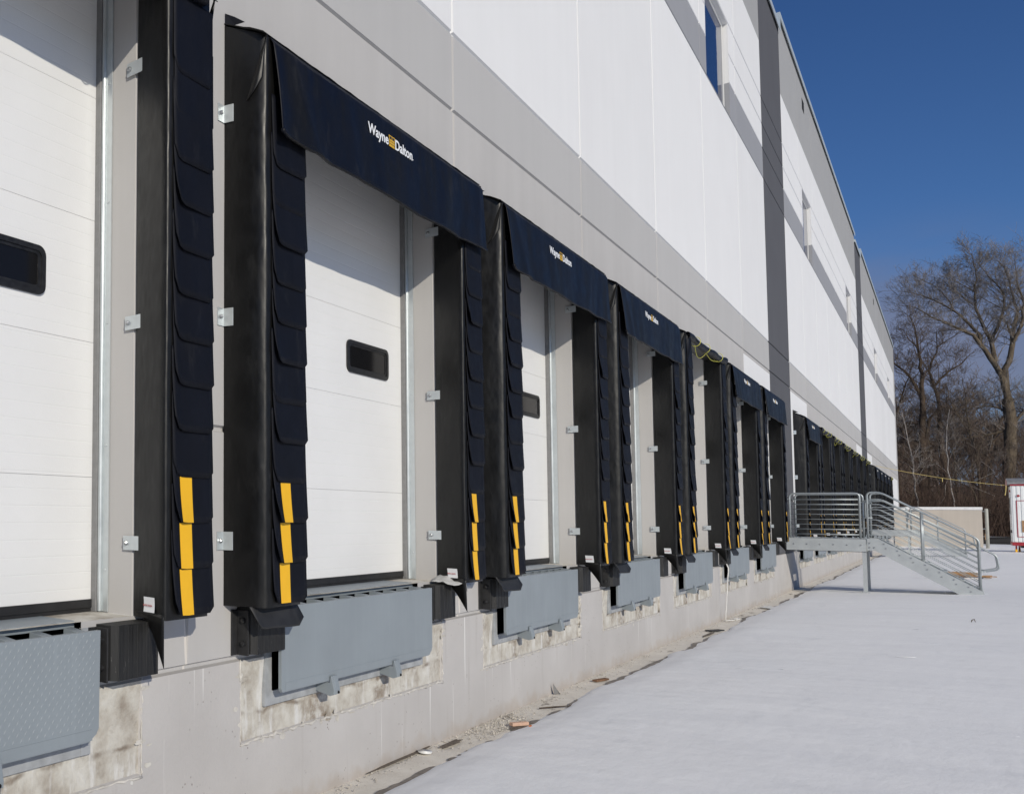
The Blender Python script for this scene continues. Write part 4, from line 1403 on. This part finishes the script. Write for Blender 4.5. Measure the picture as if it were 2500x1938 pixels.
# ------------------------------------------------------------------ trees
def grow(mb, p, d, length, r, lvl, q, up=.10, spread=.75, m=1, rmin=.010):
    """a wandering branch with side branches; lvl 0 ends in twigs"""
    nseg = 4 if lvl else 3
    pts = [p.copy()]; rs = [r]; dd = d.normalized()
    for k in range(nseg):
        dd = (dd + Vector((q.gauss(0, .16), q.gauss(0, .16), q.gauss(up*.6, .12)))).normalized()
        p = p + dd*length/nseg
        pts.append(p.copy()); rs.append(max(rmin*.7, r*(1-.72*(k+1)/nseg)))
    mb.tube(pts, rs, 3 if lvl < 2 else 5, m, cap=False)
    if lvl == 0: return
    nb = q.randint(4, 6)
    for k in range(nb):
        t = q.uniform(.25, 1.0); i = min(nseg-1, int(t*nseg)); a = pts[i].lerp(pts[i+1], t*nseg-i)
        ax = dd.orthogonal().normalized(); ax.rotate(Matrix.Rotation(q.uniform(0, 2*pi), 3, dd))
        nd_ = (dd*q.uniform(.5, 1.0)+ax*spread*q.uniform(.6, 1.2)); nd_.z += up
        grow(mb, a, nd_, length*q.uniform(.42, .68), max(rmin, rs[i]*.55), lvl-1, q, up, spread, m, rmin)
def traced_tree(name, data, mats, label, cat, seed, zf=0., tw=1., group=None, depthk=1.0, rmin=.010):
    Xc, limbs = data; q = random.Random(seed)
    b = limbs[0][0][0]
    root = empty(name, Xc, b[0], zf); RO_ = (Xc, b[0], zf)
    tag(root, label, cat, group)
    tk = MB(); cr = MB()
    for li, (pts, r0, r1) in enumerate(limbs):
        P3 = []
        ph = q.uniform(-1, 1) if li else 0
        grounded = pts[0][1] < 6.8 and r0 > .07 and li in (0, 1, 2) and pts[0][1] == min(p[1] for p in pts)
        if grounded: pts = [[pts[0][0], -.3]] + pts
        L_ = 0
        for k, (o, z) in enumerate(pts):
            if k: L_ += math.hypot(o-pts[k-1][0], z-pts[k-1][1])
            dx = 0 if grounded and k < 3 else ph*depthk*L_*.10
            P3.append(Vector((Xc+dx, o, z)))
        n = len(P3)
        fl = lambda t: r1*.8+(r0*.74-r1*.8)*((1-t)**1.15 if not (grounded and r1 > .1) else 1-t)
        rs = [fl(k/(n-1))*(1.2 if grounded and k == 0 else 1) for k in range(n)]
        # smooth the polyline a little with extra wander
        Q = []; RQ = []
        for k in range(n-1):
            for t in (0, .5):
                p = P3[k].lerp(P3[k+1], t)
                if t: p = p + Vector((q.gauss(0, .05), q.gauss(0, .035), 0))*min(1.5, (P3[k+1]-P3[k]).length)
                Q.append(p); RQ.append(rs[k]+(rs[k+1]-rs[k])*t)
        Q.append(P3[-1]); RQ.append(rs[-1])
        tgt = tk if max(r0, r1) >= .1 else cr
        tgt.tube(Q, RQ, 9 if r0 > .2 else 6, 0, cap=False)
        # side growth
        tot = 0
        for k in range(1, len(Q)):
            seg = Q[k]-Q[k-1]; tot += seg.length
            if grounded and Q[k].z < 5.: continue
            r = RQ[k]
            dens = (4.6 if r < .10 else (2.4 if r < .18 else .6))*tw*seg.length
            for _ in range(int(dens)+(1 if q.random() < dens % 1 else 0)):
                a = Q[k-1].lerp(Q[k], q.random())
                dr = seg.normalized(); ax = dr.orthogonal().normalized(); ax.rotate(Matrix.Rotation(q.uniform(0, 2*pi), 3, dr))
                d = dr*q.uniform(.3, .9)+ax*q.uniform(.5, 1.0); d.z += .25
                ln = q.uniform(.8, 2.15)*(1 if r > .03 else .78)*(1.15 if r < .12 else 1.)
                grow(cr, a, d, ln, max(rmin, min(.05, r*.38)), 2, q, .10, .8, 1, rmin)
    part('trunk', tk, [M[mats[0]], M[mats[1]]], root, RO_, smooth=True, recalc=False)
    if cr.f: part('crown', cr, [M[mats[0]], M[mats[1]]], root, RO_, recalc=False)
    return root
TD = {"main":[108,[[[[6.72,5.53],[6.77,7.23],[6.89,9.16],[6.98,10.47],[6.92,11.88],[6.85,13.05]],0.62,0.5],[[[6.85,13.05],[6.72,14.0],[6.55,15.19],[6.1,16.34],[5.67,17.38],[5.27,18.18],[4.87,19.12],[4.31,19.54],[3.65,20.05],[2.79,20.73],[2.11,21.18],[1.63,21.75],[1.04,22.27],[0.33,22.59]],0.36,0.03],[[[5.27,18.18],[5.25,19.14],[4.71,20.1],[4.26,20.79],[3.7,21.57],[3.04,22.23],[2.46,22.74],[1.73,23.22],[0.98,23.7],[0.17,24.05]],0.2,0.03],[[[6.2,16.5],[6.05,17.87],[5.94,18.57],[5.72,19.27],[5.47,20.13],[5.26,21.05],[5.05,21.9],[5.04,22.8],[5.07,23.76],[5.23,24.48],[5.21,25.32],[5.05,26.24],[4.97,26.88]],0.24,0.03],[[[5.96,18.5],[6.24,19.2],[6.54,19.97],[6.75,20.82],[6.93,22.14],[6.9,22.62],[6.74,23.26],[6.43,23.86],[5.99,24.55],[5.68,25.23],[5.38,26.04]],0.19,0.03],[[[6.92,11.88],[6.77,15.83],[7.18,17.06],[7.35,18.18],[7.43,19.37],[7.65,20.48],[7.77,21.33],[7.57,22.24],[7.46,23.06],[7.36,24.09],[7.04,25.51],[6.69,26.19]],0.34,0.03],[[[7.35,18.18],[7.74,19.13],[8.05,20.29],[8.18,21.6],[7.87,22.99],[7.77,24.22],[7.69,25.72]],0.2,0.03],[[[7.35,18.18],[7.12,19.42],[7.05,20.1],[6.74,20.48],[5.96,20.67]],0.12,0.02],[[[6.71,11.81],[6.29,12.23],[5.71,12.44],[5.22,12.48],[4.66,12.12],[3.87,11.94]],0.14,0.03],[[[6.76,10.18],[5.95,9.91],[5.29,9.75],[4.58,9.67],[3.91,9.55],[3.23,9.42],[2.65,9.13]],0.17,0.04],[[[7.04,10.62],[7.54,11.37],[7.98,12.11],[8.43,13.14]],0.22,0.08],[[[3.7,21.57],[3.52,22.15],[3.3,22.82],[2.88,23.59],[2.46,24.22],[1.77,24.84],[1.13,25.45]],0.08,0.02],[[[5.05,21.9],[4.41,22.63],[3.95,23.33],[3.58,23.81],[3.11,24.53],[2.73,25.02]],0.08,0.02],[[[5.1,23.2],[4.54,23.78],[4.07,24.21],[3.7,24.63],[3.32,25.05]],0.07,0.02],[[[6.72,21.43],[6.14,22.0],[5.55,22.58],[5.04,23.07]],0.07,0.02]]],"double":[118,[[[[0.89,5.26],[0.93,9.67],[0.99,11.44],[1.1,13.21],[1.14,14.54],[1.06,15.88],[1.16,17.2],[1.09,18.4],[0.92,19.95],[0.82,21.27],[0.71,22.29],[0.36,23.43]],0.5,0.04],[[[2.69,5.67],[2.61,6.98],[2.46,8.29],[2.36,10.04],[2.32,11.8],[2.24,13.12],[2.32,13.82],[2.12,15.34],[1.84,16.69],[1.62,17.6],[1.85,18.31],[2.26,19.4],[2.35,20.53],[2.33,21.68]],0.42,0.04],[[[1.07,14.1],[0.79,15.46],[0.37,16.57],[-0.18,17.62],[-0.94,18.42],[-0.99,19.8]],0.25,0.04],[[[2.07,15.78],[2.46,16.45],[3.11,17.17],[4.05,17.86],[4.45,18.46],[4.99,19.06]],0.17,0.03],[[[2.44,13.63],[2.87,13.43],[3.47,13.12],[4.2,13.06],[4.82,13.45],[5.73,13.98],[6.74,14.4]],0.16,0.04],[[[1.12,9.66],[1.44,11.77],[1.72,12.63],[2.05,13.14]],0.2,0.1],[[[2.67,11.08],[3.21,12.53],[3.78,13.27],[4.24,14.36]],0.15,0.04],[[[0.87,9.67],[0.34,9.25],[-0.09,9.72],[-0.57,11.27],[-0.86,12.45],[-0.9,14.44]],0.17,0.06],[[[0.84,11.89],[-0.02,12.04],[-0.67,12.03]],0.12,0.04],[[[2.27,19.78],[2.93,20.23],[3.58,20.74],[4.12,21.12]],0.08,0.02],[[[0.92,19.95],[0.23,20.89],[-0.19,22.03]],0.09,0.02],[[[-0.91,12.99],[-0.53,14.68],[-0.09,16.35],[0.28,17.75],[0.5,18.62]],0.12,0.03]]],"lean":[112,[[[[5.09,5.61],[5.29,7.23],[5.67,8.67],[6.04,9.87],[6.24,10.83],[6.54,11.54],[6.83,11.92]],0.26,0.12],[[[6.03,9.55],[6.49,10.01],[6.83,10.23]],0.1,0.05]]],"fork":[104,[[[[4.74,5.28],[4.7,6.73],[4.64,8.02],[4.31,9.56],[4.02,10.35],[3.41,11.85],[3.01,13.05],[2.94,14.15]],0.16,0.03],[[[4.34,9.56],[4.24,10.64],[4.12,12.03],[4.11,13.42],[3.94,14.82]],0.1,0.02],[[[3.27,5.38],[3.23,7.54],[3.08,9.86],[2.92,11.66],[2.96,13.99],[2.84,14.55]],0.11,0.03]]],"birch":[98,[[[[0.84,3.6],[0.73,5.31],[0.66,6.58],[0.49,8.08],[0.33,9.21],[0.27,9.96],[0.13,10.8],[0.04,11.49]],0.09,0.02],[[[0.35,8.91],[0.03,9.22],[-0.34,9.62]],0.04,0.01],[[[0.59,7.1],[0.86,7.84],[1.2,8.49]],0.04,0.01],[[[0.65,6.2],[0.29,6.81],[-0.25,7.13]],0.03,0.01],[[[0.76,5.23],[1.07,5.97],[1.41,6.7]],0.04,0.01]]]}
traced_tree('bare_tree', TD['main'], ('bark', 'twig'), 'tallest bare tree with a thick trunk, standing behind the white trailer', 'tree', 1, tw=1.4)
traced_tree('bare_tree', TD['double'], ('bark_dk', 'twig_dk'), 'dark bare tree with two twisted trunks next to the end of the warehouse', 'tree', 2, tw=1.2)
traced_tree('bare_tree', TD['lean'], ('bark_dk', 'twig_dk'), 'bare trunk leaning against the tallest tree', 'tree', 3, tw=.5)
traced_tree('bare_tree', TD['fork'], ('bark', 'twig_dk'), 'slender forked grey trees between the twisted dark tree and the tallest tree', 'tree', 4, tw=1.)
traced_tree('young_birch', TD['birch'], ('birch', 'birch'), 'thin pale birch sapling in front of the dark brush', 'tree', 5, tw=.22, rmin=.006)
def wild_tree(x, o, h, seed, label):
    q = random.Random(seed); lim = []
    top = h*.75; pts = [[o+.4*q.gauss(0, .5)*k/6, 4.+ (top-4.)*k/6] for k in range(7)]; pts[0][0] = o
    lim.append([pts, .20+.006*h, .05])
    for k in range(7):
        b = pts[q.randint(1, 5)]; s = q.choice((-1, 1)); L_ = q.uniform(.2, .36)*h
        a = q.uniform(.7, 1.2)
        lim.append([[[b[0]+s*cos(a+.05*j)*L_*j/4, b[1]+math.sin(a+.05*j)*L_*j/4] for j in range(5)], .1, .025])
    traced_tree('bare_tree', (x, lim), ('bark', 'twig_dk') if seed % 2 else ('bark_dk', 'twig_dk'), label, 'tree', seed, tw=.8, group='bare trees in the far wood')
LB = 'bare dark trees crowded deep in the wood behind the brush'
k = 0
for x, o, h in ((126, 2.2, 17), (132, 4.6, 15), (138, 7.4, 19), (129, 9.2, 16), (122, -1.0, 15), (140, 1.0, 18), (135, 11, 17), (125, 5.9, 12), (145, 5.6, 19), (131, .4, 14), (121, 8.2, 12)):
    wild_tree(x, o, h, 50+k, LB); k += 1
# brush: thousands of thin stems
mb = MB(); q = random.Random(77)
def stem(x, o, z, h, r, lean):
    t = Vector((x+q.gauss(0, .12)*h, o+q.gauss(0, lean)*h, z+h)); mid = Vector((x, o, z)).lerp(t, .5)+Vector((0, q.gauss(0, .06)*h, 0))
    mb.tube([(x, o, z), tuple(mid), tuple(t)], [r, r*.7, r*.25], 3, 0, cap=False)
    for _ in range(4):
        b = mid.lerp(t, q.uniform(-.6, .8)); l = h*q.uniform(.15, .4)
        e = b+Vector((q.gauss(0, .4), q.gauss(0, .75), q.uniform(.2, 1))).normalized()*l
        mb.tube([tuple(b), tuple(e)], [r*.55, r*.2], 3, 0, cap=False)
def bank(x, o): return max(-.1, min(2.6, (x-94)*.075+.25*n2(x*.1, o*.2, 1.)))
for k in range(9000):
    x = 93.5+abs(q.gauss(0, 1))*13
    o = q.uniform(-10, 20)*(x/110)
    h = abs(q.gauss(2.4, 1.2))+.5
    if q.random() < .12: h *= 2.0
    stem(x, o, bank(x, o)-.1, h, q.uniform(.010, .022), .22)
tag(link('undergrowth', mb, M['brush'], recalc=False), 'tangled leafless brown brush filling the wood edge behind the silt fence', 'undergrowth', kind='stuff')
mb = MB()
mb.grid(lambda u, v: (92+120*u, -60+140*v, bank(92+120*u, -60+140*v)+(.0 if u < .4 else (u-.4)*9)), 50, 60)
tag(link('hill', mb, M['soil'], smooth=True), kind='structure')
for j in range(16):                              # thin saplings at the wood edge, one by one
    q2 = random.Random(300+j); x = q2.uniform(94, 108); o = q2.uniform(-.8, 8.2); h = q2.uniform(6, 11)
    pts = [[o+q2.gauss(0, .12)*k, 1.0+h*k/6] for k in range(7)]; pts[0] = [o, 1.0]
    traced_tree('sapling', (x, [[pts, .085, .02]]), ('birch', 'twig') if j % 4 == 0 else ('bark', 'twig_dk'),
                'thin leafless saplings standing in the brush at the wood edge', 'sapling', 300+j, tw=.22, group='saplings at the wood edge', rmin=.006)
r = empty('far_building', 170, -4, 0)
tag(r, 'dull brown building half hidden by the dark twisted trees', 'building')
mb = MB(); mb.box(165, 185, -30, 1.6, -1, 13.2); part('wall', mb, M['far_wall'], r, (170, -4, 0))
mb = MB(); mb.box(164.8, 185.2, -30.2, 1.8, 13.2, 13.6); part('parapet', mb, M['grey_mid'], r, (170, -4, 0))
